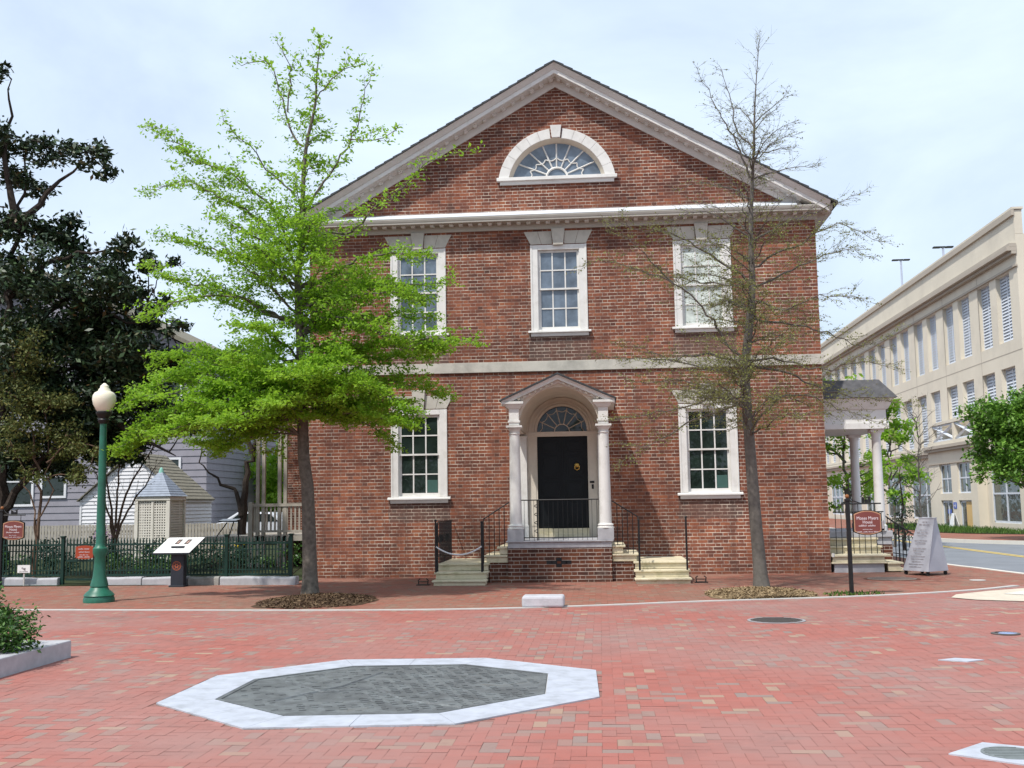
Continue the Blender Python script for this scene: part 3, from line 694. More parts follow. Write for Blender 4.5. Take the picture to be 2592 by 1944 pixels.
# door
dr=MB(); dr.box(-.56,.56,.06,.11,1.04,3.085)
for cx in (-.28,.28):
    for (a,b) in ((1.12,1.62),(1.72,2.08),(2.16,2.66),(2.74,3.0)): dr.box(cx-.19,cx+.19,.045,.06,a,b); dr.box(cx-.15,cx+.15,.036,.045,a+.04,b-.04)
dr.box(-.02,.02,.04,.06,1.04,3.085)
door=dr.build('front_door',M_DOOR,house,bevel=.004)
kn=MB(); kn.lathe(.32,.02,[(.0,2.37),(.05,2.39),(.065,2.43),(.05,2.47),(.0,2.49)],12); kn.tube([(.27,-.0,2.42),(.275,-.01,2.35),(.32,-.015,2.325),(.365,-.01,2.35),(.37,0,2.42)],.012,6); kn.build('knocker',M_BRASS,door)
th=MB(); th.box(-.565,.565,-.16,.10,.842,1.036); th.box(-.565,.565,-.24,-.16,.842,.93); th.build('threshold',M_STEP,door,bevel=.006)
kp=MB(); kp.box(.60,.70,-.062,-.048,2.03,2.075); kp.box(.64,.685,-.062,-.048,1.90,2.0); kp.build('entry_keypad',M_IRON,door)
fp=MB().poly([(p[0],.05,p[1]) for p in arc(0,3.19,.56,0,PI,24)]); fan=fp.build('fanlight',M_GLASSF,house)
fm=MB()
for k in range(1,7): a=PI*k/7; bar(fm,(.17*math.cos(a),3.19+.17*math.sin(a)),(.55*math.cos(a),3.19+.55*math.sin(a)),.04,.011)
fm.tube([(.17*math.cos(PI*i/14),.035,3.19+.17*math.sin(PI*i/14)) for i in range(15)],.013,5)
for k in range(7):
    fm.tube([((.50-.05*math.sin(PI*i/5))*math.cos(PI*(k+i/5)/7),.04,3.19+(.50-.05*math.sin(PI*i/5))*math.sin(PI*(k+i/5)/7)) for i in range(6)],.008,4)
fm.build('muntins',M_CREAM,fan)
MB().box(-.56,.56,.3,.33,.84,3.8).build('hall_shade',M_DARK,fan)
# landing, steps
ld=MB(); ld.box(-1.08,1.03,-2.04,-.0,-.02,.69); land=ld.build('landing',M_BRICKD,house)
cp=MB(); cp.box(-1.085,1.035,-2.055,.0,.691,.795); cp.loft([(-1.085,-2.05,.796),(1.035,-2.05,.796),(1.035,0,.796),(-1.085,0,.796)],[(-1.12,-2.09,.81),(1.07,-2.09,.81),(1.07,0,.81),(-1.12,0,.81)]); cp.box(-1.12,1.07,-2.09,0,.8105,.841); cp.build('landing_cap',M_GRANITE,land,bevel=.008)
vt=MB()
for (x,z) in ((-.24,.40),(.15,.40),(-.045,.46),(-.045,.34),(-.14,.40),(.055,.40)):
    vt.box(x-.058,x+.058,-2.046,-2.03,z-.036,z+.036)
vt.build('vent',M_IRON,land)
for s in (-1,1):
    st=MB(); x0,x1=(-2.55,-1.46) if s<0 else (1.46,2.57)
    for k,(zt,yf) in enumerate(((.105,-2.74),(.25,-2.43),(.40,-2.12))):
        st.box(x0+.03,x1-.03,yf+.04,-.002 if k==2 else yf+.45,zt-.145 if k else -.02,zt-.04)
        st.box(x0,x1,yf,-.002 if k==2 else yf+.36,zt-.0395,zt)
    for k,(zt,xe,xi) in enumerate(((.555,1.58,1.0),(.725,1.31,1.0))):
        a,b=sorted((s*xe,s*1.04)) if s>0 else sorted((s*xe,s*1.09))
        st.box(a,b,-2.02,-.003,zt-.04,zt)
        a,b=sorted((s*(xe-.05),s*1.04)) if s>0 else sorted((s*(xe-.05),s*1.09))
        st.box(a,b,-1.98,-.003,zt-.16+(.005 if k==0 else 0),zt-.0405)
    steps=st.build('stone_steps',M_STEP,house,bevel=.01)
    sb=MB(); a,b=sorted((s*1.475,s*1.04)) if s>0 else sorted((s*1.475,s*1.09)); sb.box(a,b,-1.94,-.003,-.02,.40); sb.build('step_base',M_BRICKD,steps)
    # iron railing
    ir=MB(); xo=s*2.50; xi=s*1.57
    def picketline(p,q,n,r=.008,foot=None):
        p=Vector(p);q=Vector(q); ir.tube([p,q],.014,6)
        for i in range(1,n):
            c=p.lerp(q,i/n); zf=foot(c); ir.tube([c,(c.x,c.y,zf)],r,4)
    def post(x,y,z0,z1): ir.tube([(x,y,z0),(x,y,z1)],.019,8); ir.ball((x,y,z1+.015),.026,8)
    zf=lambda c:(.105 if c.y<-2.43 else .25) if c.y<-2.12 else .40
    post(xo,-2.5,.25,1.27); post(xi,-2.5,.25,1.22)
    if s<0: picketline((xo,-2.5,1.18),(xo,-2.1,1.25),4,foot=zf); picketline((xo,-2.1,1.25),(xo,-.05,1.25),17,foot=zf); picketline((xo,-2.5,.55),(xo,-.05,.55),2,foot=zf)
    for i in range(8 if s<0 else 0): 
        yy=-2.3+i*.28; ir.tube([(xo,yy+.09*math.cos(t*.9),.9+.09*math.sin(t*.9)) for t in range(8)],.008,4)
    picketline((xi,-2.5,1.14),(xi,-2.02,1.30),5,foot=lambda c:.40 if c.y>-2.12 else .25)
    picketline((xi,-2.02,1.30),(s*1.05,-1.98,1.63),5,foot=lambda c:.555 if abs(c.x)>1.31 else .725)
    ir.build('railing',M_IRON,steps)
    bt=MB(); xx=s*2.76; bt.box(xx-.13,xx+.13,-2.58,-2.40,.0,.018); bt.tube([(xx-.09,-2.49,.02),(xx-.10,-2.49,.10),(xx-.06,-2.49,.13)],.012,5); bt.tube([(xx+.09,-2.49,.02),(xx+.10,-2.49,.10),(xx+.06,-2.49,.13)],.012,5); bt.box(xx-.09,xx+.09,-2.496,-2.484,.06,.075)
    o=bt.build('boot_scraper',M_IRON); tag(o,'black iron boot scraper at the foot of the '+('roped left' if s<0 else 'open right')+' front steps','boot scraper','boot scrapers by the front steps')
fr_=MB(); fr_.tube([(-.80,-1.97,1.665),(.79,-1.97,1.665)],.014,6); fr_.tube([(-.76,-1.97,.90),(.75,-1.97,.90)],.010,5)
for i in range(16): x=-.74+i*.099; fr_.tube([(x,-1.97,.842),(x,-1.97,1.665)],.0042,4)
fr_.tube([(-.47,-1.96,.842),(-.47,-1.96,1.665)],.015,6)
for k in range(4): fr_.tube([(-.47-.08*math.sin(t*.8)*.8,-1.96,1.0+k*.17+.05*t/3) for t in range(5)],.008,4)
fr_.build('front_railing',M_IRON,land)
rp_=MB(); rp_.tube([(-2.49+.92*i/14,-2.52,.76-.165*(1-(2*i/14-1)**2)) for i in range(15)],.016,6); tag(rp_.build('rope',M_ROPE),'white rope slung across the left front steps between iron posts','rope')
# downpipe box at the right foot of the wall
MB().lathe(5.83,-.06,[(.03,.34),(.03,.42)],8).build('drain_spout',M_WHITE,house)
# ---------------- side porch on the right wall
sp=MB(); 
sp.loft([(5.79,.9,3.30),(7.36,.9,3.30),(7.36,3.6,3.30),(5.79,3.6,3.30)],[(5.79,.9,3.62),(7.36,.9,3.62),(7.36,3.6,3.62),(5.79,3.6,3.62)])
sp.loft([(5.79,.86,3.62),(7.40,.86,3.62),(7.40,3.64,3.62),(5.79,3.64,3.62)],[(5.79,.72,3.86),(7.52,.72,3.86),(7.52,3.78,3.86),(5.79,3.78,3.86)])
sp.box(5.79,7.40,.85,3.65,3.17,3.30)
porch=sp.build('side_porch',M_WHITE,house)
pr=MB(); pr.loft([(5.79,.66,3.865),(7.58,.66,3.865),(7.58,3.84,3.865),(5.79,3.84,3.865)],[(5.79,.95,4.30),(7.25,.95,4.30),(7.25,3.5,4.30),(5.79,3.5,4.30)]); pr.build('porch_roof',M_PSLATE,porch)
for x,y in ((7.16,1.1),(7.16,3.3)):
    MB().box(x-.15,x+.15,y-.15,y+.15,3.10,3.168).lathe(x,y,[(.135,3.10),(.12,3.05),(.10,3.0),(.105,2.2),(.115,1.2),(.115,1.0),(.145,.98),(.145,.86)],20).build('column',M_WHITE,porch)
ps=MB(); ps.box(5.80,7.40,1.0,3.7,.72,.86); ps.box(5.80,7.38,1.05,3.65,.55,.719); ps.build('porch_floor',M_GRANITE,porch,bevel=.01)
pb=MB(); pb.box(7.12,7.38,1.02,3.6,-.05,.549); pb.box(5.8,7.11,1.5,3.6,-.05,.549); pb.build('porch_base',M_BRICKD,porch)
ss=MB(); ss.box(5.83,6.93,-.02,1.0,.225,.34); ss.box(5.80,7.06,-.06,1.0,.341,.385); ss.box(5.80,6.98,-.05,.9,.19,.224)
ss.box(5.83,7.02,.62,1.0,.386,.50); ss.box(5.80,7.06,.58,1.0,.501,.545); ss.box(5.83,7.0,.85,.99,.546,.67); ss.box(5.80,7.02,.80,.99,.671,.715)
ss.box(7.0,7.26,-.02,1.0,.06,.17); ss.box(6.99,7.32,-.05,1.0,.171,.215); ss.box(7.27,7.45,-.02,1.0,-.02,.02); ss.box(7.0,7.46,-.04,1.0,.021,.059)
sso=ss.build('side_steps',M_STEP,porch,bevel=.008)
MB().box(5.86,6.92,0.0,.95,-.05,.189).build('step_footing',M_DSTONE if False else M_GRANITE,sso)
sr=MB()
for i in range(9): x=6.0+i*.125; sr.tube([(x,.35,.385),(x,.35,1.30)],.008,4)
sr.tube([(5.95,.35,1.30),(7.05,.35,1.30)],.014,6)
sr.build('railing',M_IRON,sso)
# ---------------- rear wing and back porch on the left
wg=MB(); wg.box(-8.78,-5.80,8.1,16,-.05,5.2); wing=wg.build('rear_wing',M_BRICK,house,recalc=True)
bp=MB(); bp.box(-9.95,-5.8,4.4,8.1,.70,.84); MBX=MB().box(-8.7,-5.8,4.35,4.55,3.9,4.1); back=bp.build('back_porch',M_WOODG,house)
MBX.build('porch_beam',M_WOODG,back)
pp=MB()
for x in (-8.40,-8.24,-7.80,-7.64,-6.2): pp.box(x-.045,x+.045,4.4,4.49,.0,3.9)
pp.build('porch_posts',M_WOODG,back)
pg=MB(); pg.box(-8.6,-5.85,4.38,4.48,1.62,1.70); pg.box(-8.6,-5.85,4.39,4.47,.93,.99); pg.box(-8.64,-8.52,4.36,4.48,.0,1.74)
for i in range(24): x=-8.48+i*.112; pg.box(x-.022,x+.022,4.41,4.45,.99,1.62)
pg.build('porch_railing',M_WOODG,back)
# ------------------------------------------------------------------ trees: limbs as world polylines
LT_TRUNK = [
   [(-4.55,-4.9,2.48),(-4.62,-4.9,4.47),(-4.66,-4.9,5.22),(-4.68,-4.9,5.92),(-4.63,-4.9,6.57),(-4.6,-4.9,7.22),(-4.58,-4.9,7.94),(-4.51,-4.9,8.5),(-4.37,-4.9,9.16),(-4.34,-4.9,9.78),(-4.27,-4.9,10.46)],
]
LT_LIMBS = [
   [(-4.75,-4.9,6.14),(-4.87,-4.94,6.57),(-5.06,-4.99,7.01),(-5.35,-5.03,7.37),(-5.9,-5.07,7.78),(-6.55,-5.11,8.1),(-6.95,-5.16,8.46),(-7.32,-5.2,8.75)],
   [(-4.83,-4.9,6.37),(-5.24,-4.74,6.78),(-5.81,-4.58,7.26),(-6.39,-4.42,7.58),(-7.03,-4.26,7.92),(-7.9,-4.1,7.89)],
   [(-4.72,-4.9,5.69),(-5.24,-5.02,5.96),(-5.7,-5.15,6.24),(-6.21,-5.27,6.33),(-7.02,-5.4,6.58)],
   [(-4.77,-4.9,5.0),(-5.29,-4.84,5.25),(-5.87,-4.78,5.53),(-6.51,-4.72,5.76),(-7.2,-4.66,5.95),(-7.6,-4.6,6.23)],
   [(-4.72,-4.9,5.02),(-5.2,-5.12,5.14),(-5.77,-5.35,5.46),(-6.57,-5.57,5.35),(-7.16,-5.8,5.08)],
   [(-4.64,-4.9,3.79),(-5.21,-5.05,3.88),(-5.8,-5.2,3.88),(-6.64,-5.35,4.08),(-7.21,-5.5,3.74)],
   [(-4.61,-4.9,3.59),(-5.18,-5.12,3.54),(-5.99,-5.35,3.63),(-6.78,-5.57,3.25),(-7.54,-5.8,2.73)],
   [(-4.62,-4.9,4.23),(-5.33,-4.68,4.43),(-6.12,-4.45,4.53),(-6.83,-4.23,4.58),(-7.55,-4.0,4.47)],
   [(-4.58,-4.9,7.05),(-4.31,-4.8,7.55),(-3.98,-4.7,8.08),(-3.7,-4.6,8.67),(-3.52,-4.5,9.38),(-3.38,-4.4,9.99)],
   [(-3.73,-4.9,8.46),(-3.31,-5.0,8.36),(-2.79,-5.1,8.51)],
   [(-4.34,-4.9,9.26),(-4.06,-5.0,9.57),(-3.53,-5.1,9.87)],
   [(-4.59,-4.9,8.35),(-4.87,-4.82,8.69),(-5.1,-4.75,9.46),(-5.39,-4.68,10.14),(-5.91,-4.6,10.12)],
   [(-4.9,-4.9,9.03),(-4.81,-5.05,9.85),(-5.02,-5.2,10.26)],
   [(-4.74,-4.9,7.43),(-5.25,-5.07,7.91),(-5.5,-5.23,8.27),(-5.95,-5.4,8.72)],
   [(-4.58,-4.9,6.77),(-4.04,-5.03,6.61),(-3.62,-5.17,6.61),(-3.19,-5.3,6.96),(-2.68,-5.43,7.25),(-2.08,-5.57,7.72),(-1.39,-5.7,7.87)],
   [(-4.62,-4.9,5.66),(-4.01,-5.15,5.79),(-3.46,-5.4,6.01),(-2.93,-5.65,6.03),(-2.13,-5.9,6.0)],
   [(-4.62,-4.9,5.66),(-4.01,-4.75,5.78),(-3.39,-4.6,5.74),(-2.77,-4.45,5.54),(-2.44,-4.3,5.46)],
   [(-4.62,-4.9,4.82),(-4.01,-5.15,5.01),(-3.46,-5.4,4.85),(-2.7,-5.65,4.55),(-1.36,-5.9,4.41)],
   [(-4.62,-4.9,4.23),(-4.13,-4.67,4.3),(-3.43,-4.43,4.36),(-2.37,-4.2,4.41)],
   [(-4.61,-4.9,3.74),(-3.86,-5.13,3.74),(-3.09,-5.37,3.65),(-2.48,-5.6,3.24)],
   [(-4.58,-4.9,3.35),(-4.01,-4.73,3.35),(-3.4,-4.57,3.06),(-2.99,-4.4,2.76)],
   [(-4.58,-4.9,3.25),(-5.31,-4.7,3.09),(-6.08,-4.5,2.87),(-6.77,-4.3,2.84)],
]
RT_TRUNK = [
   [(3.59,-4.15,2.21),(3.57,-4.15,2.98),(3.55,-4.15,3.95),(3.64,-4.15,4.68),(3.74,-4.15,5.52),(3.75,-4.15,6.42),(3.79,-4.15,7.17),(3.87,-4.15,8.18),(3.94,-4.15,9.2),(4.05,-4.15,10.24)],
]
RT_LIMBS = [
   [(3.78,-4.15,7.63),(3.63,-4.23,8.01),(3.4,-4.3,8.51),(3.17,-4.38,9.0),(2.84,-4.45,9.7)],
   [(3.87,-4.15,8.18),(3.63,-4.05,8.58),(3.47,-3.95,9.3),(3.33,-3.85,9.98)],
   [(3.91,-4.15,8.69),(4.29,-4.05,9.07),(4.56,-3.95,9.36)],
   [(3.89,-4.15,8.08),(4.19,-4.4,8.08),(4.53,-4.65,8.01)],
   [(3.87,-4.15,7.62),(4.37,-3.85,7.85),(5.12,-3.55,8.01)],
   [(3.81,-4.15,7.22),(3.45,-3.98,7.48),(2.93,-3.82,7.66),(2.44,-3.65,7.62)],
   [(3.75,-4.15,6.47),(3.2,-4.28,6.85),(2.61,-4.42,6.94),(2.25,-4.55,6.72)],
   [(3.78,-4.15,6.42),(4.31,-3.95,6.75),(4.89,-3.75,6.98),(5.88,-3.55,7.39)],
   [(3.7,-4.15,5.62),(3.12,-4.31,6.05),(2.72,-4.47,6.28),(2.24,-4.63,6.5),(1.61,-4.79,6.58),(1.14,-4.95,6.7)],
   [(3.76,-4.15,5.92),(4.23,-4.25,6.18),(4.65,-4.35,6.29),(4.97,-4.45,6.5),(5.42,-4.55,6.55),(5.94,-4.65,6.22)],
   [(3.72,-4.15,5.52),(3.1,-3.88,5.69),(2.63,-3.62,5.81),(1.9,-3.35,6.0)],
   [(3.57,-4.15,4.15),(3.21,-4.28,4.53),(2.88,-4.41,5.01),(2.55,-4.54,5.38),(2.26,-4.66,5.56),(1.83,-4.79,5.74),(1.35,-4.92,5.88),(0.74,-5.05,5.87)],
   [(2.29,-4.15,5.66),(1.77,-4.3,6.2),(1.19,-4.45,6.73)],
   [(3.74,-4.15,5.52),(4.35,-4.02,5.82),(4.97,-3.9,6.08),(5.58,-3.77,6.29),(5.95,-3.65,6.16)],
   [(3.73,-4.15,5.32),(4.25,-4.42,5.06),(4.87,-4.68,5.23),(5.54,-4.95,5.11)],
   [(3.67,-4.15,4.93),(4.4,-4.05,4.83),(4.99,-3.95,4.73),(5.72,-3.85,4.42),(6.37,-3.75,4.67)],
   [(3.55,-4.15,4.05),(2.94,-3.98,4.33),(2.32,-3.8,4.27),(1.59,-3.62,4.32),(0.84,-3.45,4.41)],
   [(3.54,-4.15,3.9),(2.9,-4.32,4.0),(2.04,-4.48,4.24),(1.32,-4.65,4.52)],
   [(3.59,-4.15,4.19),(4.23,-4.32,4.11),(4.84,-4.5,3.92),(5.5,-4.68,4.03),(6.0,-4.85,3.9)],
   [(3.59,-4.15,4.05),(4.37,-4.02,3.9),(4.95,-3.9,3.65),(5.68,-3.77,3.45),(6.57,-3.65,3.34)],
   [(3.59,-4.15,2.83),(3.92,-4.27,3.25),(4.29,-4.39,3.47),(4.73,-4.51,3.4),(5.24,-4.63,3.14),(5.88,-4.75,2.89)],
   [(3.57,-4.15,3.08),(3.98,-3.95,3.47),(4.49,-3.75,3.48),(5.0,-3.55,3.24)],
   [(3.54,-4.15,3.51),(2.98,-4.3,3.46),(2.39,-4.45,3.32),(1.76,-4.6,3.18),(1.14,-4.75,3.08)],
   [(3.56,-4.15,3.8),(2.93,-3.95,3.74),(2.31,-3.75,3.88),(1.58,-3.55,3.87)],
   [(3.56,-4.15,3.37),(3.09,-4.1,3.28),(2.61,-4.05,3.1),(1.92,-4.0,2.73),(1.23,-3.95,2.36)],
]
MAG=[
(-15.23,3.00,13.64,0.33),(-15.40,4.00,12.03,0.73),(-14.98,5.00,12.07,0.63),(-13.22,4.00,11.53,0.58),(-12.64,4.00,10.95,0.34),(-15.50,5.00,10.99,0.69),(-15.51,4.00,9.63,0.85),(-14.62,5.00,9.58,0.75),(-14.86,4.00,8.42,1.03),(-13.91,5.00,8.88,0.88),(-12.15,4.00,8.65,0.67),(-11.42,4.00,8.43,0.42),(-11.30,5.00,8.52,0.28),(-14.03,3.50,7.39,1.13),(-12.71,4.00,7.44,1.03),(-11.82,5.00,7.47,0.69),(-10.72,4.00,6.61,0.36),(-14.36,3.00,6.05,1.05),(-13.84,4.50,6.00,1.17),(-12.21,4.00,5.88,1.03),(-11.65,5.00,5.88,0.69),(-13.51,5.00,4.74,1.07),(-11.94,4.50,4.78,0.86),(-14.46,4.00,4.54,1.09),(-14.02,5.00,3.57,0.75),(-12.77,5.50,3.71,0.64),(-15.94,5.00,7.73,1.13),(-11.91,6.00,4.66,0.65),(-13.61,6.00,3.49,0.71)
]
MAG_LIMBS = [
   [(-15.39,4.0,2.91),(-15.47,4.12,6.77),(-15.3,4.25,9.42),(-15.23,4.38,11.06),(-15.27,4.5,12.19)],
   [(-15.16,4.0,9.35),(-14.4,4.25,10.72),(-13.46,4.5,11.43)],
   [(-15.36,4.0,7.52),(-14.33,4.25,8.59),(-12.58,4.5,8.85)],
   [(-15.38,4.0,6.23),(-13.76,4.25,7.39),(-11.61,4.5,7.37)],
   [(-15.29,4.0,5.45),(-13.34,4.25,6.86),(-11.06,4.5,6.7)],
   [(-15.33,4.0,4.81),(-14.09,4.25,5.45),(-12.36,4.5,5.44)],
   [(-12.49,4.0,4.12),(-11.68,4.25,3.61),(-10.73,4.5,3.04)],
]
MYR=[
(-13.90,1.50,6.05,0.55),(-13.00,1.00,5.49,0.60),(-13.73,1.50,4.88,0.66),(-12.73,1.00,4.45,0.54),(-13.40,1.20,3.69,0.65),(-12.46,1.00,3.54,0.49),(-12.91,1.00,2.99,0.43),(-12.35,1.50,3.00,0.39),(-13.73,1.20,3.01,0.44)
]
MYR_LIMBS = [
   [(-12.79,1.0,0.98),(-12.76,1.1,2.09),(-13.03,1.2,3.22),(-13.63,1.3,5.08)],
   [(-12.73,1.0,0.98),(-12.58,1.1,1.86),(-12.6,1.2,2.76),(-12.89,1.3,4.49)],
   [(-12.73,1.0,1.09),(-13.08,1.15,2.21),(-13.68,1.3,3.36)],
]
CM_LIMBS = [
   [(-11.74,3.0,0.84),(-11.89,3.13,1.61),(-12.07,3.27,2.34),(-12.37,3.4,3.33)],
   [(-11.68,3.0,0.84),(-11.6,3.1,1.61),(-11.37,3.2,2.33),(-11.0,3.3,2.99),(-10.67,3.4,3.66)],
   [(-11.71,3.0,0.84),(-11.74,3.13,1.73),(-11.75,3.27,2.58),(-11.78,3.4,3.32)],
   [(-11.62,3.0,1.02),(-11.33,3.13,1.73),(-11.06,3.27,2.2),(-10.84,3.4,2.69)],
   [(-11.75,3.0,0.9),(-12.11,3.2,1.86),(-12.48,3.4,2.59)],
]
FK_LIMBS = [
   [(-9.32,6.0,0.64),(-9.38,6.07,1.3),(-9.31,6.13,2.08),(-9.21,6.2,2.88),(-9.08,6.27,3.68),(-9.0,6.33,4.49),(-9.1,6.4,5.59)],
   [(-9.37,6.0,1.36),(-9.57,6.1,1.96),(-9.95,6.2,2.29),(-10.4,6.3,2.64),(-10.79,6.4,2.92)],
   [(-8.99,6.0,3.66),(-8.68,6.2,4.47),(-8.47,6.4,5.16)],
   [(-9.08,6.0,3.14),(-9.5,6.2,4.22),(-9.99,6.4,4.93)],
]
SHR=[
(-5.49,-13.20,0.44,0.21),(-5.17,-13.40,0.44,0.15),(-5.26,-13.50,0.33,0.18),(-5.63,-13.30,0.38,0.28),(-4.96,-13.70,0.38,0.10),(-5.36,-13.20,0.51,0.12)
]

def toward(p,s):
    c=cam.matrix_world.translation; return tuple(c[i]+(p[i]-c[i])*s for i in range(3))+((p[3]*s,) if len(p)>3 else ())
class Tree:
    """wood in one mesh, leaves in one mesh"""
    def __init__(s): s.w=MB(); s.C=[]; s.S=[]; s.A=[]
    def limb(s,pts,r0,r1,n=6,step=.18,wob=.02):
        Q=resample(pts,step); k=len(Q)
        if wob:
            for i in range(1,k-1): Q[i]=Q[i]+Vector((random.gauss(0,wob),random.gauss(0,wob),random.gauss(0,wob)))
        s.w.tube(Q,[r0+(r1-r0)*(i/(k-1))**.8 for i in range(k)],n); return Q
    def twig(s,p,d,L,r,sag=0.,n=4,seg=4,cap=True):
        P=[Vector(p)]; d=Vector(d).normalized()
        for i in range(seg):
            d=(d+Vector((random.gauss(0,.14),random.gauss(0,.14),random.gauss(0,.11)+sag))).normalized(); P.append(P[-1]+d*(L/seg))
        s.w.tube(P,[r*(1-.75*i/seg) for i in range(seg+1)],n,cap); return P
    def leaves(s,P,per,spread,size,t0=.0):
        L=sum((P[i+1]-P[i]).length for i in range(len(P)-1)); m=max(1,int(L*per))
        for _ in range(m):
            t=t0+(1-t0)*random.random(); x=t*(len(P)-1); i=min(int(x),len(P)-2); q=P[i].lerp(P[i+1],x-i)
            s.C.append((q.x+random.gauss(0,spread),q.y+random.gauss(0,spread),q.z+random.gauss(0,spread*.42))); s.S.append(size*random.uniform(.6,1.35)); 
def side_dir(d,up=.15,ang=None):
    d=d.normalized(); h=Vector((-d.y,d.x,0)); h=h.normalized() if h.length>.05 else Vector((random.gauss(0,1),random.gauss(0,1),0)).normalized()
    a=ang if ang is not None else random.uniform(.55,1.15); s_=random.choice((-1,1)); w=h.cross(d)*random.gauss(0,.45)
    return Vector(((d*math.cos(a)+h*s_*math.sin(a)+w).x,(d*math.cos(a)+h*s_*math.sin(a)+w).y,(d.z*math.cos(a)+w.z)*.7+up))
def make_tree(root,t,wood,leaf,flat=.25,asp=.5,tone=None,wname='trunk',cname='crown'):
    t.w.build(wname,wood,root,recalc=False)
    if t.C:
        C=np.array(t.C); q=leaf_quads(C,np.array(t.S),flat,asp)
        tn=rng.uniform(0,1,len(C)) if tone is None else tone(C)
        quads(cname,q,leaf,np.clip(tn,0,1),root)
# --- young leafy tree on the left
root=thing('leafing_tree','young street tree in fresh yellow green leaf on the left sidewalk before the house','tree',(-4.42,-4.9,0))
t=Tree()
tp=[(-4.42,-4.9,-.05),(-4.42,-4.9,.05),(-4.43,-4.9,.6),(-4.48,-4.9,2.)]+[p for p in LT_TRUNK[0]]
TQ=resample(tp,.25); k=len(TQ)
def trad(z): return (.135-.0125*z if z<5 else .0725*max(0,(1-(z-5)/5.7))**1.1)+.006+(.05*math.exp(-z/.16) if z<1 else 0)
t.w.tube(TQ,[trad(max(0,q.z)) for q in TQ],12)
extra=[]
for i in range(34):
    z=2.6+6.2*random.random()**1.35; a=random.choice((-1,1))*PI/2+random.gauss(0,.45); Lr=(2.5 if z<6 else 1.9)*(1.05-z/13)
    c=min(TQ,key=lambda q:abs(q.z-z)); rise=.15 if z<5 else .5
    e=Vector((math.cos(a)*Lr,math.sin(a)*Lr,Lr*rise+random.gauss(0,.15))); extra.append([tuple(c),tuple(c+e*.5+Vector((0,0,.12))),tuple(c+e)])
LOW=[(-7.7,-5.4,2.75,3.3),(-7.3,-4.3,3.1,3.5),(-6.7,-6.3,2.9,3.2),(-7.2,-4.7,4.0,4.1),(-6.3,-3.4,3.2,3.4),(-7.4,-5.9,3.5,3.7),(-5.6,-6.9,3.0,3.1),(-2.5,-5.7,3.0,3.3),(-2.1,-4.3,3.7,3.8),(-1.9,-5.5,4.3,4.3),(-3.0,-6.4,3.6,3.6),(-3.1,-3.2,3.3,3.4),(-6.0,-5.2,2.6,3.0),(-2.3,-5.0,5.0,4.7),(-2.0,-4.6,5.7,5.2),(-2.4,-5.9,5.3,5.0)]
for x,y,z,zs in LOW:
    c=min(TQ,key=lambda q:abs(q.z-zs)); e=Vector((x,y,z)); extra.append([tuple(c),tuple(c.lerp(e,.5)+Vector((0,0,.18))),(x,y,z)])
for pts in LT_LIMBS+extra:
    z0=pts[0][2]; L=sum((Vector(pts[i+1])-Vector(pts[i])).length for i in range(len(pts)-1))
    r0=min(.052,.012+.011*L)*(1 if z0<6. else .62); Q=t.limb(pts,r0,.005)
    n=len(Q); top=z0>6.6
    dens=.95 if z0<4.3 else (.50 if z0<6.3 else .42)
    for i in range(n):
        u=i/(n-1)
        if u<.12: continue
        d=(Q[min(i+1,n-1)]-Q[max(i-1,0)])
        for rep in range(2 if not top else 1):
            if random.random()<(.08 if not top else .12): continue
            Ls=(.72 if not top else .46)*(1.2-.8*u)*random.uniform(.55,1.3)
            P=t.twig(Q[i],side_dir(d,.06 if not top else .35),Ls,.006,.0,3)
            t.leaves(P,95*dens,.072,.039,.10)
            for kk in range(2):
                j=random.randint(1,3); P2=t.twig(P[j],side_dir(P[j+1]-P[j],.03),Ls*.6,.0035,seg=3,n=3,cap=False); t.leaves(P2,105*dens,.072,.038,.0)
    t.leaves(Q,30*dens,.07,.055,.25)
for q in TQ:
    if q.z>6.9 and q.z<10.7:
        for _ in range(2):
            P=t.twig(q,side_dir(Vector((0,0,1)),.45,random.uniform(.5,1.0)),random.uniform(.25,.55),.005,seg=3); t.leaves(P,55,.05,.045,.1)
t.leaves([q for q in TQ if q.z>9.4],40,.06,.045)
def ltone(C): return .5+.16*np.sin(C[:,0]*2.3+C[:,2]*3.1)+.12*np.sin(C[:,1]*4+C[:,2]*5)+rng.normal(0,.2,len(C))
make_tree(root,t,M_BARK,M_LEAFL,.3,.48,ltone)
# --- nearly bare tree on the right
root=thing('budding_tree','slender grey barked street tree almost bare with tiny olive buds, right of the front door','tree',(3.68,-4.15,0))
t=Tree()
TQ=resample([(3.70,-4.15,-.05),(3.69,-4.15,.05),(3.66,-4.15,.7),(3.62,-4.15,1.5)]+[p for p in RT_TRUNK[0][1:]],.25)
def trad2(z): return (.118-.0095*z if z<4.5 else .075*max(0,(1-(z-4.5)/5.9))**1.4)+.005+(.05*math.exp(-z/.15) if z<1 else 0)
t.w.tube(TQ,[trad2(max(0,q.z)) for q in TQ],12)
extra=[]
for i in range(46):
    z=2.8+6*random.random()**1.3; a=random.choice((-1,1))*PI/2+random.gauss(0,.5); Lr=2.3*(1.1-z/10.5)
    c=min(TQ,key=lambda q:abs(q.z-z)); e=Vector((math.cos(a)*Lr,math.sin(a)*Lr,Lr*(.25 if z<6 else .6)+random.gauss(0,.12))); extra.append([tuple(c),tuple(c+e*.5+Vector((0,0,.10))),tuple(c+e)])
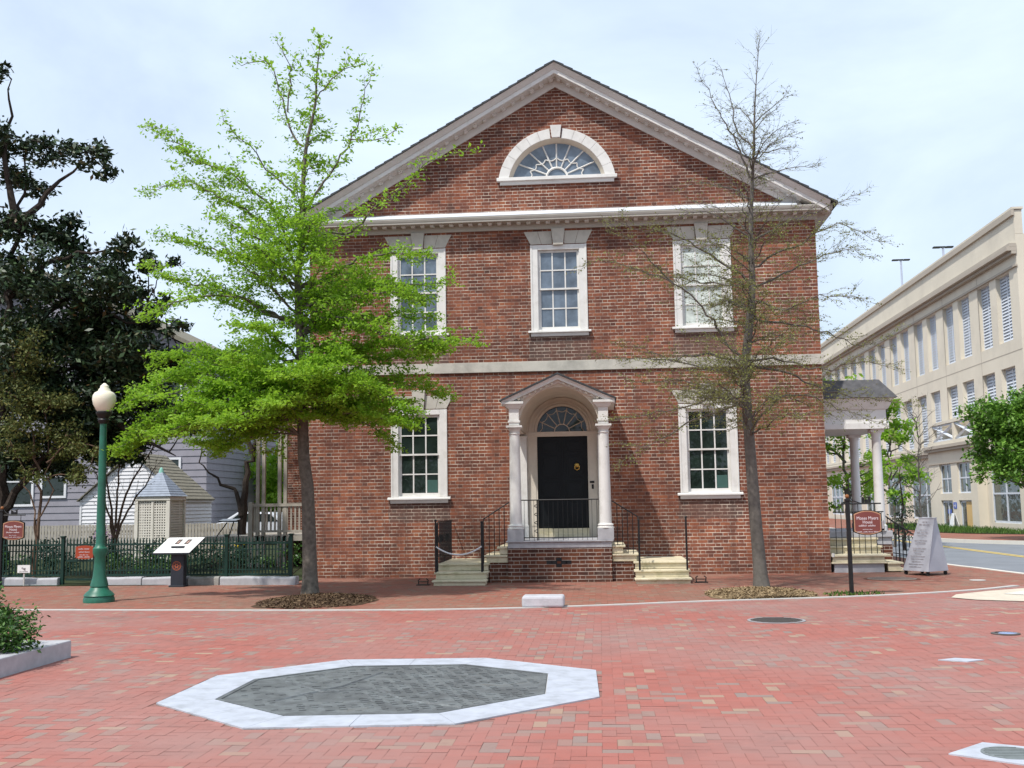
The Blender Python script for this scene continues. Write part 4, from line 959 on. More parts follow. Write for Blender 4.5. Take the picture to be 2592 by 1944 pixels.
for pts in RT_LIMBS+extra:
    z0=pts[0][2]; L=sum((Vector(pts[i+1])-Vector(pts[i])).length for i in range(len(pts)-1))
    Q=t.limb(pts,min(.030,.007+.0075*L),.003,5)
    n=len(Q)
    for i in range(n):
        u=i/(n-1)
        if u<.10: continue
        d=(Q[min(i+1,n-1)]-Q[max(i-1,0)])
        for _ in range(2):
            Ls=.70*(1.2-.75*u)*random.uniform(.5,1.4)*(1 if z0<6.5 else .7)
            P=t.twig(Q[i],side_dir(d,.05,random.uniform(.3,.95)),Ls,.0036,-.01,3)
            low=1. if z0<6.2 else .35
            t.leaves(P,22*low,.026,.018,.1)
            for kk in range(3):
                j=random.randint(0,3); P2=t.twig(P[j],side_dir(P[j+1]-P[j],.02,random.uniform(.3,.8)),Ls*.55,.003,seg=2,n=3,cap=False); t.leaves(P2,24*low,.028,.018,.0)
for q in TQ:
    if q.z>6.5:
        for _ in range(3):
            P=t.twig(q,side_dir(Vector((0,0,1)),.4,random.uniform(.4,.9)),random.uniform(.25,.6),.004,n=3,seg=3)
            for kk in range(2): t.twig(P[kk+1],side_dir(P[kk+1]-P[kk],.1,.6),.22,.0025,seg=2,n=3,cap=False)
            t.leaves(P,10,.025,.018)
make_tree(root,t,M_TWIG,M_LEAFB,.1,.55,cname='buds')
# --- clump trees
def clump_tree(root,limbs,clumps,wood,leaf,r0,per,size,flat=.2,asp=.5,shell=.55,twigs=3,wob=.05,tone=None,squash=.8):
    t=Tree()
    for i,p in enumerate(limbs): t.limb(p,r0 if i==0 else r0*.55,.012,7,.35,wob)
    pts=[Vector(q) for p in limbs for q in resample(p,.3)]
    for (x,y,z,r) in clumps:
        c=Vector((x,y,z)); b=min(pts,key=lambda q:(q-c).length)
        if (b-c).length>.25*r: t.limb([tuple(b),tuple(b.lerp(c,.5)+Vector((0,0,.08))),tuple(c)],.022,.008,5,.3,.02)
        n=int(per*r*r)
        # sub-tufts for an uneven outline
        for k in range(max(4,int(11*r))):
            d=Vector((random.gauss(0,1),random.gauss(0,1),random.gauss(0,1)*squash)).normalized(); rr=r*random.uniform(.45,1.05); q=c+Vector((d.x*rr,d.y*rr,d.z*rr*squash))
            if twigs and k%2==0: t.w.tube([c,c.lerp(q,.5)+Vector((0,0,.03)),q],[.009,.006,.003],4,False)
            m=int(n/max(4,int(11*r))); sp=r*.20+.03
            for _ in range(m):
                t.C.append((q.x+random.gauss(0,sp),q.y+random.gauss(0,sp),q.z+random.gauss(0,sp*.7))); t.S.append(size*random.uniform(.65,1.35))
    make_tree(root,t,wood,leaf,flat,asp,tone)
MAGX=[(-14.9,3.5,5.3,.9),(-13.0,4.2,4.2,.9),(-15.5,4.6,3.7,.9),(-14.6,3.8,3.4,.75),(-12.0,4.6,3.75,.6),(-11.3,5.0,4.9,.6),(-13.2,4.8,6.7,.9),(-14.9,4.5,6.6,.9),(-12.6,4.4,5.2,.8),(-11.2,5.2,5.6,.5),(-13.6,4.2,2.95,.55),(-15.8,4.4,2.9,.7),(-12.9,5.2,3.0,.5),(-10.9,5.2,4.1,.45),(-13.14,5.0,4.16,.75),(-12.13,5.0,5.42,.75),(-11.36,6.0,5.66,.58),(-11.42,6.0,4.52,.65),(-12.07,6.0,3.77,.65),(-13.64,5.0,3.79,.63),(-14.39,5.0,4.31,.75),(-14.93,4.5,5.40,.86),(-12.75,5.0,6.68,.88),(-13.88,5.0,5.18,.88)]
SM=.885
ml=[[(-15.4,4,1.5)]+MAG_LIMBS[0]]+MAG_LIMBS[1:]+[[(-15.36,4,1.6),(-14.2,4,3.0),(-12.49,4.0,4.12)]]+[[(-15.3,4,9.4),(-15.6,4,11.5),(-15.3,3.6,13.6)]]
ml=[[toward(p,SM) for p in l] for l in ml]; ml[0]=[(ml[0][0][0],ml[0][0][1],-.1)]+ml[0]
rt=thing('magnolia_tree','tall dark evergreen magnolia behind the green fence at the left edge','tree',(ml[0][0][0],ml[0][0][1],0))
clump_tree(rt,ml,[toward(c,SM) for c in MAG+MAGX]+[(-10.17,1.60,3.88,0.64),(-10.80,1.60,3.03,0.42),(-9.50,2.00,3.54,0.46),(-11.60,1.40,3.15,0.55),(-12.67,1.20,2.93,0.55),(-9.50,1.80,5.04,0.45),(-11.23,1.50,5.51,0.77),(-13.51,1.20,3.46,0.65),(-10.58,1.60,6.21,0.50),(-11.93,1.20,5.95,0.76)],M_BARKD,M_LEAFM,.22,1950,.085,.15,.42)
rt=thing('crape_myrtle','multi stemmed shrub tree with olive foliage at far left before the magnolia','tree',(-12.06,-.4,0))
MYRX=[(-12.1,1.0,3.4,.45),(-11.7,1.2,3.0,.42),(-11.5,1.0,2.5,.35),(-12.3,1.1,4.2,.5),(-11.9,1.0,2.4,.35),(-11.2,1.2,2.9,.35),(-12.9,1.0,2.5,.35),(-13.4,1.0,4.4,.6)]
SY=.945
clump_tree(rt,[[(-12.06,-.4,-.1)]+[toward(p,SY) for p in l] for l in MYR_LIMBS]+[[toward((-12.6,1.1,2.76),SY),toward((-12.0,1.1,3.2),SY),toward((-11.3,1.2,3.1),SY)]],[toward(c,SY) for c in MYR+MYRX],M_BARKT,M_LEAFY,.05,2300,.042,.1,.5)
rt=thing('bare_crape_myrtle','bare tan stemmed crape myrtle fanning out behind the green lamp post','tree',(-11.7,3.0,0))
t=Tree()
for p in CM_LIMBS:
    Q=t.limb([(-11.7,3.0,-.05),(-11.71,3.0,.45)]+p,.05,.012,7,.2,.012)
    for i in range(len(Q)//2,len(Q)):
        for _ in range(2):
            P=t.twig(Q[i],side_dir(Q[i]-Q[i-1],.2,random.uniform(.3,.8)),random.uniform(.3,.7),.006,.02); 
            t.leaves(P,6,.03,.025,.3)
make_tree(rt,t,M_BARKT,M_LEAFY,.1,.5)
rt=thing('forked_tree','dark trunked tree forking low between the garden shed and the back porch','tree',(-9.32,6.0,0))
clump_tree(rt,[[(-9.3,6,-.05)]+FK_LIMBS[0]]+FK_LIMBS[1:],[(-10.6,6.4,3.6,.5),(-8.4,6.2,4.3,.5),(-9.0,6.3,5.6,.7),(-9.9,6.4,5.1,.6),(-8.5,6.4,5.3,.6),(-9.4,6.2,6.2,.6)],M_BARKD,M_LEAFL,.16,900,.055,.2,.48)
def street_tree(kind,label,x,y,h,r,leaf,nb=9,per=420,size=.075,r0=.09,base=.38,group=None,wood=M_BARK,squash=.8,name='street_tree'):
    rt=thing(name,label,'tree',(x,y,0),group)
    cl=[];ll=[[(x,y,-.1),(x+.03,y,h*.3),(x-.04,y,h*.6),(x,y,h*.92)]]
    for i in range(nb):
        z=h*random.uniform(base,.95); a=2.4*i+random.uniform(-.4,.4); d=r*random.uniform(.35,.75)*(1.15-.55*abs(z/h-.55)/.45)
        cl.append((x+d*math.cos(a),y+d*math.sin(a),z,r*random.uniform(.30,.48)))
        ll.append([(x,y,max(h*.3,z-d*.8)),(x+d*.5*math.cos(a),y+d*.5*math.sin(a),z-d*.3),(x+d*math.cos(a),y+d*math.sin(a),z)])
    clump_tree(rt,ll,cl,wood,leaf,r0,per,size,.2,.5,squash=squash)
street_tree('g','lush round headed green tree at the right edge beside the parking garage',16.3,16.4,5.9,2.0,M_LEAFG,26,1500,.085,.10,.40)
street_tree('g','light green young tree seen behind the side porch columns at the right wall',7.75,7.0,5.1,1.25,M_LEAFL,16,900,.065,.08,.30)
street_tree('g','pale green street tree just right of the side porch in front of the garage wall',10.95,14.5,5.3,1.15,M_LEAFL,16,1300,.075,.06,.30)
street_tree('g','distant bright green tree behind the garden between the shed and the back porch',-17.4,30.0,5.4,2.9,M_LEAFL,16,520,.13,.12,.12)
street_tree('g','second distant bright green tree seen through the back porch posts',-13.9,27.0,5.6,2.0,M_LEAFL,16,520,.13,.12,.12)
rt=thing('conical_evergreen','small dark conical evergreen by the garage behind the side porch','tree',(10.6,12.0,0))
clump_tree(rt,[[(10.6,12,-.1),(10.6,12,2.6)]],[(10.6,12,.5+.35*i,.62-.085*i) for i in range(7)],M_BARKD,M_LEAFD,.06,700,.05,.1,.4)
rt=thing('bare_sapling','thin bare street sapling in front of the garage windows','tree',(11.2,12.2,0))
t=Tree(); Q=t.limb([(11.2,12.2,-.1),(11.22,12.2,1.5),(11.25,12.2,3.0),(11.3,12.2,4.2)],.05,.01,6,.3,.02)
for i in range(4,len(Q)):
    for _ in range(3):
        P=t.twig(Q[i],side_dir(Vector((0,0,1)),.3,random.uniform(.5,1.1)),random.uniform(.5,1.2),.012,.03); 
        for j in (1,2,3): t.twig(P[j],side_dir(P[j+1]-P[j],.1),.4,.006,seg=2,n=3,cap=False)
        t.leaves(P,4,.03,.03)
make_tree(rt,t,M_TWIG,M_LEAFB)
# --- shrubs and low planting
def shrub(name,label,cat,clumps,leaf,per,size,group=None,loc=None,asp=.5,squash=.85):
    rt=thing(name,label,cat,loc or (clumps[0][0],clumps[0][1],0),group); x,y=rt.location.x,rt.location.y
    ll=[[(x,y,.0),(c[0],c[1],c[2])] for c in clumps]
    clump_tree(rt,ll,clumps,M_BARKD,leaf,.02,per,size,.2,asp,wob=.01,squash=squash); return rt
shrub('planter_shrub','rounded glossy green shrub in the granite planter at the lower left','shrub',[(-5.45,-13.35,.42,.26),(-5.22,-13.45,.36,.20),(-5.35,-13.2,.55,.20),(-5.75,-13.3,.45,.30),(-5.16,-13.65,.30,.15),(-5.5,-13.8,.34,.25),(-6.0,-13.5,.45,.3),(-5.12,-13.3,.33,.15),(-5.55,-13.2,.68,.14),(-5.8,-13.9,.4,.3)],M_LEAFS,11000,.026,loc=(-5.6,-13.4,0.1))
i=0
for (x,y,z,r,lab) in ((-13.3,.2,.45,.5,'dark low shrub behind the fence under the small white sign'),(-12.0,.1,.4,.45,'dark low shrub behind the fence left of the gate'),(-11.0,1.2,.5,.5,'low green shrub seen through the fence gate'),(-9.3,.3,.45,.45,'dark shrub behind the fence between lamp post and info panel'),(-8.9,.6,.55,.5,'dense green shrub behind the upright info panel'),(-7.7,.2,.5,.45,'dark green shrub by the fence right of the info panel'),(-6.4,.6,.4,.4,'low shrub in the corner by the fence end at the house'),(-10.1,2.0,.6,.45,'dark shrub in front of the lattice garden house'),(-14.4,.4,.5,.55,'dark shrub behind the fence at the extreme left edge'),(-10.2,.2,.36,.38,'dark low shrub close behind the garden gate'),(-12.6,1.6,.55,.5,'dark shrub at the foot of the olive crape myrtle'),(-8.3,1.9,.5,.5,'dark shrub below the white garden panel')):
    shrub('garden_shrub',lab,'shrub',[(x,y,z,r),(x+.4,y+.1,z-.08,r*.8),(x-.4,y+.15,z-.05,r*.85)],M_LEAFD if i%3 else M_LEAFS,1100,.04,'shrubs behind the green fence'); i+=1
shrub('purple_azalea','purple flowering bush in front of the white shed','shrub',[(-12.9,5.0,1.15,.22),(-13.1,5.1,.95,.2),(-12.7,5.0,.9,.18)],M_PURPLE,2500,.03)
for k,(x,y,z) in enumerate(((-8.42,1.0,.66),(-8.1,1.05,.66),(-7.75,.95,.68))):
    shrub('yellow_flowers',('left','middle','right')[k]+' clump of yellow flowers behind the fence near the info panel','flowers',[(x,y,z,.07),(x+.09,y,z+.02,.05)],M_YELF,2600,.022,'yellow flowers behind the fence')
# --- mulch beds at the two street trees
def mulch(name,cx,cy,rx,ry,h,n,mat,base):
    prof=[]; m=MB(); nn=40; rings=7
    vs=[];fs=[]
    for k in range(rings+1):
        f=k/rings
        for j in range(nn):
            a=2*PI*j/nn; w=1+.10*math.sin(3*a+cx)+.06*math.sin(7*a)
            vs.append((cx+rx*f*w*math.cos(a),min(cy+ry*f*w*math.sin(a),99),.006+h*(1-f*f)))
    for k in range(rings):
        for j in range(nn): fs.append((k*nn+j,k*nn+(j+1)%nn,(k+1)*nn+(j+1)%nn,(k+1)*nn+j))
    vs=[(x,max(y,curb_y(x)+.09),z) for x,y,z in vs]
    m.add(vs,fs,True); o=m.build(name,base,recalc=False); tag(o,kind='structure')
    a=rng.uniform(0,2*PI,n); f=np.sqrt(rng.uniform(0,1.08,n)); x=cx+rx*f*np.cos(a); y=cy+ry*f*np.sin(a); y=np.maximum(y,cyv(np.clip(x,-30,8.19))+.1); z=.02+h*np.maximum(0,1-f*f)
    C=np.stack([x,y,z],1); q=leaf_quads(C,rng.uniform(.02,.06,n),.9,.22); o=quads(name+'_chips',q,mat,rng.uniform(0,1,n)); tag(o,kind='stuff')
mulch('bark_mulch',-4.0,-6.0,0.95,1.25,.08,3800,M_MULCH,pmat('mulch_base',(.085,.055,.036),.95,.3,8,.1))
mulch('straw_mulch',3.5,-5.3,.9,1.2,.07,3000,M_STRAW,pmat('straw_base',(.20,.145,.085),.95,.3,8,.1))
blades('sign_foot_grass',[(4.55,-5.85),(5.1,-5.78),(5.55,-5.6),(5.5,-5.2),(4.9,-5.1),(4.5,-5.4)],230,.04,M_GRASS,.004)
# ------------------------------------------------------------------ things on the plaza
oc=thing('map_plaque','octagonal bronze relief map set in a pale granite border in the brick plaza','plaque',(-1.05,-14.6,0))
bm_=MB()
ncut=[2,2,2,2,2,2,2,2]
for i in range(8):
    a,b=Vector((*OCT[i],0)),Vector((*OCT[(i+1)%8],0)); c,d=Vector((*OCTI[i],0)),Vector((*OCTI[(i+1)%8],0))
    for k in range(2):
        t0,t1=k/2+.0015,(k+1)/2-.0015
        q=[a.lerp(b,t0),a.lerp(b,t1),c.lerp(d,t1),c.lerp(d,t0)]
        bm_.loft([(p.x,p.y,-.03) for p in q],[(p.x,p.y,.012) for p in q])
bm_.build('stone_border',M_MARBLE,oc)
MB().prism([(x,y,-.03) for x,y in OCT],(0,0,.032)).build('joint_bed',M_BLUESTONE,oc)
# bronze relief: raised rim and low blocks of the relief town
def shrinkp(P,k):
    cx=sum(p[0] for p in P)/len(P);cy=sum(p[1] for p in P)/len(P); return [(cx+(x-cx)*k,cy+(y-cy)*k) for x,y in P]
MB().prism([(x,y,-.02) for x,y in shrinkp(OCTI,.995)],(0,0,.026)).build('bronze_plate',M_BRONZE,oc)
br=MB(); A=shrinkp(OCTI,.992);B=shrinkp(OCTI,.965)
for i in range(8):
    j=(i+1)%8; q=[A[i],A[j],B[j],B[i]]; br.loft([(p[0],p[1],.006) for p in q],[(p[0],p[1],.013) for p in q])
an=.35
for i in range(-16,17):
    for j in range(-16,17):
        x=-1.06+i*.105*math.cos(an)-j*.085*math.sin(an); y=-14.6+i*.105*math.sin(an)+j*.085*math.cos(an)
        dens=.78 if x>-1.2 else .35
        if random.random()>dens or not inpoly(np.array([x]),np.array([y]),shrinkp(OCTI,.93))[0]: continue
        br.rbox((x,y,.0085),(random.uniform(.04,.08),random.uniform(.03,.06),random.uniform(.004,.010)),Matrix.Rotation(an+random.gauss(0,.08),3,'Z'))
br.tube([(-2.1,-14.3,.007),(-1.6,-14.9,.008),(-1.2,-14.7,.008),(-.8,-15.3,.008),(-.3,-15.6,.007)],.014,5); br.tube([(-1.9,-15.3,.007),(-1.5,-14.6,.008),(-1.3,-13.8,.007)],.011,5)
br.build('relief',M_BRONZE,oc)
pl=thing('granite_planter','low grey granite planter curb at the lower left corner','planter',(-5.0,-12.6,0))
pm=MB()
pm.box(-5.28,-5.0,-18.0,-12.6,-.02,.185); pm.box(-12,-5.281,-12.88,-12.6,-.02,.185)
pm.build('curb',M_GRANITE,pl,bevel=.012)
MB().box(-12,-5.281,-18,-12.881,-.02,.12).build('soil',M_SOIL,pl)
b_=MB(); b_.box(-.42,.23,-7.42,-6.98,-.0,.175); o=b_.build('mounting_block',M_BLOCK,bevel=.035); tag(o,'pale stone mounting block on the curb in front of the house steps','stone block')
def cover(label,x,y,r,mat,ring,name='manhole_cover'):
    o=thing(name,label,'manhole cover',(x,y,0)); MB().lathe(x,y,[(r*1.12,.002),(r*1.12,.007),(r*1.0,.008),(r*1.0,.002)],28).build('rim',ring,o)
    m=MB().lathe(x,y,[(r*.985,.002),(r*.985,.009),(0,.0095)],28)
    for k in range(-4,5):
        h=math.sqrt(max(0,(r*.9)**2-(k*r*.2)**2)); m.box(x-h,x+h,y+k*r*.2-r*.03,y+k*r*.2+r*.03,.0092,.014)
    m.build('lid',mat,o)
M_LID=pmat('cast_iron_lid',(.085,.075,.07),.6,.2,12,.4); M_RIM=pmat('lid_rim',(.30,.29,.30),.6,.1,8,.3)
cover('round dark iron manhole cover in the red plaza right of the stone block',3.12,-9.4,.34,M_LID,M_RIM)
cover('pale worn manhole cover on the sidewalk in front of the silver board',6.55,-2.0,.48,pmat('worn_lid',(.25,.20,.17),.8,.15,8,.2),M_JOINT2)
o=thing('drain_cover','round grey drain lid in a square white stone at the lower right','drain cover',(3.3,-17.2,0))
q=[(2.955,-17.12),(3.27,-16.80),(3.72,-17.05),(3.37,-17.45)]
MB().loft([(x,y,-.01) for x,y in q],[(x,y,.009) for x,y in q]).build('stone_frame',M_MARBLE,o)
m=MB().lathe(3.33,-17.11,[(.17,.002),(.17,.0135),(0,.014)],28)
for k in range(-3,4): h=math.sqrt(max(0,.15**2-(k*.042)**2)); m.box(3.33-h,3.33+h,-17.11+k*.042-.006,-17.11+k*.042+.006,.0138,.018)
m.build('lid',pmat('zinc_lid',(.17,.19,.19),.6,.15,12,.4),o)
o=MB().loft([(4.10,-13.1,0),(4.3,-12.98,0),(4.54,-13.1,0),(4.34,-13.23,0)],[(4.10,-13.1,.010),(4.3,-12.98,.010),(4.54,-13.1,.010),(4.34,-13.23,.010)]).build('junction_lid',M_MARBLE); tag(o,'small pale square utility lid in the plaza at the right','utility lid')
o=thing('ground_light','small dark metal ground light with a blue glint at the right of the plaza','ground light',(5.5,-11.0,0))
MB().lathe(5.5,-11.0,[(.16,.002),(.16,.012),(.12,.016),(.12,.004)],24).build('ring',M_LID,o); MB().lathe(5.53,-11.0,[(.115,.004),(.1,.016),(0,.02)],20).build('lens',pmat('glint_blue_lens',(.20,.27,.45),.15,.1,6,.7),o)  # the blue glint is put into the lens colour
o=MB().lathe(8.0,-2.6,[(.15,.002),(.15,.009),(0,.010)],20).build('valve_lid',M_BLUESTONE); tag(o,'tiny pale valve lid on the sidewalk near the curb ramp','utility lid')
# ------------------------------------------------------------------ lamp post
lp=thing('street_lamp','green cast iron lamp post with a cream acorn globe at the left','street lamp',(-7.98,-5.72,0)); lx,ly=-7.96,-5.72
pp=MB(); pp.lathe(lx,ly,[(.262,0),(.262,.06),(.245,.10),(.262,.115),(.225,.165),(.165,.215),(.155,.245),(.14,.26)],28); pp.lathe(lx,ly,[(.14,.26),(.155,.275),(.15,.30),(.115,.44),(.098,.60),(.092,.78),(.125,.85),(.125,.93),(.092,.96),(.078,1.02),(.074,1.6),(.066,2.4),(.058,3.10),(.06,3.12)],24)
pp.build('post',M_GREEN,lp)
MB().lathe(lx,ly,[(.06,3.12),(.09,3.15),(.10,3.19),(.085,3.22),(.10,3.25),(.12,3.28),(.135,3.30),(.135,3.335),(.10,3.345),(.0,3.345)],24).build('collar',M_IRON,lp)
MB().lathe(lx,ly,[(.105,3.335),(.14,3.38),(.185,3.47),(.203,3.56),(.195,3.63),(.165,3.68),(.115,3.705),(.105,3.715),(.10,3.74),(.075,3.765),(.072,3.80),(.045,3.825),(.02,3.85),(.0,3.855)],32).build('globe',M_GLOBE,lp)
# ------------------------------------------------------------------ hanging signs
def arch_outline(x0,x1,z0,z1,rise,n=10):
    cx=(x0+x1)/2;w=(x1-x0)/2
    up=[(x1-(x1-x0)*i/n,z1-rise*((( x1-(x1-x0)*i/n)-cx)/w)**2) for i in range(n+1)]; dn=[(x0+(x1-x0)*i/n,z0+rise*(((x0+(x1-x0)*i/n)-cx)/w)**2) for i in range(n+1)]
    return up+dn
def hang_sign(label,px,y,x0,x1,post_top,z0,z1,name='hanging_sign',group=None,text=True,arm=True):
    s=thing(name,label,'sign',(px,y,0),group)
    p=MB().box(px-.032,px+.032,y-.032,y+.032,-.02,post_top); p.box(px-.045,px+.045,y-.045,y+.045,post_top-.04,post_top-.01); p.build('post',M_IRON,s,bevel=.004)
    MB().ball((px,y,post_top+.035),.036,12).build('finial',pmat('wood_finial_%d'%len(MATS),(.25,.10,.035),.6,.1,8),s)
    a=MB()
    if arm:
        a.tube([(px-.075,y,z1+.12),(x1+.02,y,z1+.12)],.014,6); a.tube([(px+.03,y,z1+.25),(px+.09,y,z1+.17),(px+.22,y,z1+.125)],.009,5)
        for i in range(12):
            pass
        cx=(x0+x1)/2; a.box(cx-.075,cx-.03,y-.006,y+.006,z1+.13,z1+.22); a.box(cx-.025,cx+.03,y-.006,y+.006,z1+.13,z1+.19); a.box(cx+.035,cx+.07,y-.006,y+.006,z1+.13,z1+.23); a.tube([(cx-.09,y,z1+.24),(cx-.02,y,z1+.21),(cx+.09,y,z1+.25)],.008,5)
        for xx in (x0+.08,x1-.08): a.tube([(xx,y,z1-.02),(xx,y,z1+.12)],.007,5)
        a.build('bracket',M_IRON,s)
    ol=arch_outline(x0-.012,x1+.012,z0-.012,z1+.012,.055); rim=MB().prism([(p[0],y-.02,p[1]) for p in ol],(0,.04,0)).build('sign_rim',M_IRON,s)
    ol=arch_outline(x0,x1,z0,z1,.055); bd=MB().prism([(p[0],y-.026,p[1]) for p in ol],(0,.05,0)).build('sign_board',M_GOLD,s)
    ol=arch_outline(x0+.014,x1-.014,z0+.014,z1-.014,.053); MB().prism([(p[0],y-.0285,p[1]) for p in ol],(0,.01,0)).build('sign_face',M_SIGNR,bd)
    W=x1-x0; cx=(x0+x1)/2; lt=MB()
    lettering('Moses Myers',.075,cx,y-.030,z1-.125,M_LETTER,bd,width=W*.80); lettering('House',.072,cx,y-.030,z1-.19,M_LETTER,bd,width=W*.36)
    for k,(zz,f,hh,wds) in enumerate(((z1-.262,.66,.030,2),(z1-.318,.38,.016,3),(z1-.36,.80,.020,4))): marks(lt,(cx,y-.029,zz),(1,0,0),(0,0,1),(0,-1,0),W*f,hh,11+k+int(px),wds)
    lt.build('lettering',M_LETTER,bd); return s
hang_sign('maroon hanging sign on a black post at the right corner of the house',4.97,-5.56,5.06,5.50,1.60,.995,1.39)
hang_sign('maroon hanging sign on a black post at the left edge before the green fence',-12.13,-1.62,-12.08,-11.62,1.64,.985,1.395)
o=thing('brochure_box','clear white brochure holder beside the maroon sign at the right','brochure box',(5.53,-5.50,0)); 
MB().box(5.515,5.555,-5.53,-5.49,1.09,1.215).build('holder',M_PANEL,o); MB().box(5.557,5.567,-5.53,-5.49,1.06,1.22).box(5.50,5.567,-5.535,-5.485,1.055,1.088).build('bracket',M_IRON,o)
# ------------------------------------------------------------------ info panels
def info_panel(label,cx,y,zf,zb,w,dep,skew,post,name='info_panel',logo=True):
    s=thing(name,label,'info panel',(cx,y,0))
    hw=w/2
    A=[(cx-hw-skew,y-dep/2,zf),(cx+hw-skew,y-dep/2,zf),(cx+hw+skew,y+dep/2,zb),(cx-hw+skew,y+dep/2,zb)]
    MB().loft([(p[0],p[1],p[2]-.035) for p in A],[(p[0],p[1],p[2]-.005) for p in A]).build('tray',M_BLUEG,s)
    k=MB().loft([(p[0],p[1],p[2]-.0045) for p in A],[(p[0],p[1],p[2]) for p in A]).build('panel',M_PANEL,s)
    def on(u,v,dz=.002): 
        a=Vector(A[0]).lerp(Vector(A[1]),u); b=Vector(A[3]).lerp(Vector(A[2]),u); q=a.lerp(b,v); return (q.x,q.y,q.z+dz)
    if logo:
        pc=MB(); 
        for u0,u1 in ((.34,.46),(.60,.72)): pc.poly([on(u0,.55),on(u1,.55),on(u1,.86),on(u0,.86)])
        pc.build('pictures',M_PHOTO,k); pf=MB()
        for u0,u1 in ((.38,.43),(.64,.69)): pf.poly([on(u0,.60,.003),on(u1,.60,.003),on(u1,.78,.003),on(u0,.78,.003)])
        pf.build('faces',M_SKIN,k)
        tx=MB()
        for r_ in range(6):
            v=.12+r_*.06
            for c in range(2):
                u=.08+c*.45; tx.poly([on(u,v,.003),on(u+.36-.06*((r_*7+c)%3),v,.003),on(u+.36-.06*((r_*7+c)%3),v+.018,.003),on(u,v+.018,.003)])
        tx.build('text_lines',pmat('faint_text_%d'%len(MATS),(.55,.55,.55),.5,.05,5),k)
    if post:
        MB().box(cx-.135,cx+.135,y-.09,y+.09,-.01,(zf+zb)/2-.02).box(cx-.16,cx+.16,y-.13,y+.13,-.01,.035).build('pedestal',M_BLUEG,s,bevel=.004)
        lg=MB()
        for r0,r1 in ((.095,.082),(.07,.064),(.04,.02)):
            n=24; 
            for i in range(n):
                a0,a1=2*PI*i/n,2*PI*(i+1)/n; lg.add([(cx-.01+r0*math.cos(a0),y-.0935,.43+r0*math.sin(a0)),(cx-.01+r0*math.cos(a1),y-.0935,.43+r0*math.sin(a1)),(cx-.01+r1*math.cos(a1),y-.0935,.43+r1*math.sin(a1)),(cx-.01+r1*math.cos(a0),y-.0935,.43+r1*math.sin(a0))],[(0,1,2,3)])
        for k_ in range(6): a=k_*PI/3; lg.rbox((cx-.01+.045*math.cos(a),y-.0935,.43+.045*math.sin(a)),(.03,.003,.012),Matrix.Rotation(-a,3,'Y'))
        lg.build('emblem',pmat('orange_emblem',(.36,.10,.05),.5,.1,5),s)
    else:
        lg=MB(); lg.tube([(cx+hw*.9,y+dep*.3,zb-.05),(cx+hw*.95,y+dep*.3,.0)],.02,5); lg.tube([(cx-hw*.3,y,zf-.05),(cx-hw*1.4,y,zf-.38),(cx-hw*2.2,y,.35)],.016,5); lg.tube([(cx+hw*.5,y,zb-.05),(cx-hw*.5,y,.55),(cx-hw*.9,y,.0)],.016,5); lg.build('frame',M_IRON,s)
    return s
info_panel('slanted white info panel on dark pedestal with orange emblem before the green fence',-7.91,-2.25,.705,1.0,.77,.42,.085,True)
info_panel('white slanted garden panel on thin black legs behind the green fence',-8.67,3.0,1.28,1.32,.46,.25,.02,False,logo=False)
# added belt of trees behind the camera, seen only mirrored in the window panes
n=7000; bx=rng.uniform(-45,45,n); bh=6.+2.2*np.sin(bx*.35)+1.6*np.sin(bx*.83+1); bz=bh*rng.uniform(.08,1,n)
C=np.stack([bx,-62+rng.normal(0,1.6,n),bz],1); o=quads('reflection_tree_belt',leaf_quads(C,rng.uniform(.3,.7,n),.2,.6),M_LEAFG,rng.uniform(0,1,n)); tag(o,kind='stuff')
# ------------------------------------------------------------------ green fence with gate
FY=-1.45
def fy(x): return -1.32-(x+13.5)*.073
def fence_run(fn,x0,x1,par,pitch=.072,top=.98,rail=(.19,.84),ties=True):
    m=MB(); n=int((x1-x0)/pitch)
    for i in range(n+1):
        x=x0+(x1-x0)*i/n; y=fy(x); m.box(x-.013,x+.013,y-.008,y+.008,.20,top-.05); m.loft([(x-.017,y-.008,top-.05),(x+.017,y-.008,top-.05),(x+.017,y+.008,top-.05),(x-.017,y+.008,top-.05)],[(x-.002,y-.002,top+.02),(x+.002,y-.002,top+.02),(x+.002,y+.002,top+.02),(x-.002,y+.002,top+.02)])
    a=m.build('pickets',M_DGREEN,par)
    r=MB()
    for z in rail: r.loft([(x0,fy(x0)-.018,z),(x0,fy(x0)+.018,z),(x0,fy(x0)+.018,z+.04),(x0,fy(x0)-.018,z+.04)],[(x1,fy(x1)-.018,z),(x1,fy(x1)+.018,z),(x1,fy(x1)+.018,z+.04),(x1,fy(x1)-.018,z+.04)])
    if ties:
        for z in (.30,.72): r.loft([(x0,fy(x0)-.012,z),(x0,fy(x0)+.012,z),(x0,fy(x0)+.012,z+.02),(x0,fy(x0)-.012,z+.02)],[(x1,fy(x1)-.012,z),(x1,fy(x1)+.012,z),(x1,fy(x1)+.012,z+.02),(x1,fy(x1)-.012,z+.02)])
    r.build('rails',M_DGREEN,par)
GX0,GX1=-10.74,-9.86
fc=thing('picket_fence','dark green iron picket fence on a stone footing in front of the left garden','fence',(-8,-1.5,0))
fence_run(fy,-15.5,GX0-.06,fc); fence_run(fy,GX1+.06,-5.62,fc)
for x in (-15.4,-13.1,GX0-.04,GX1+.04,-7.06,-5.64):
    MB().box(x-.035,x+.035,fy(x)-.035,fy(x)+.035,.0,1.02).box(x-.05,x+.05,fy(x)-.05,fy(x)+.05,1.02,1.05).build('post',M_DGREEN,fc,bevel=.004)
gt=thing('garden_gate','dark green iron gate in the picket fence behind the lamp post','gate',(-10.3,fy(-10.3),0)); 
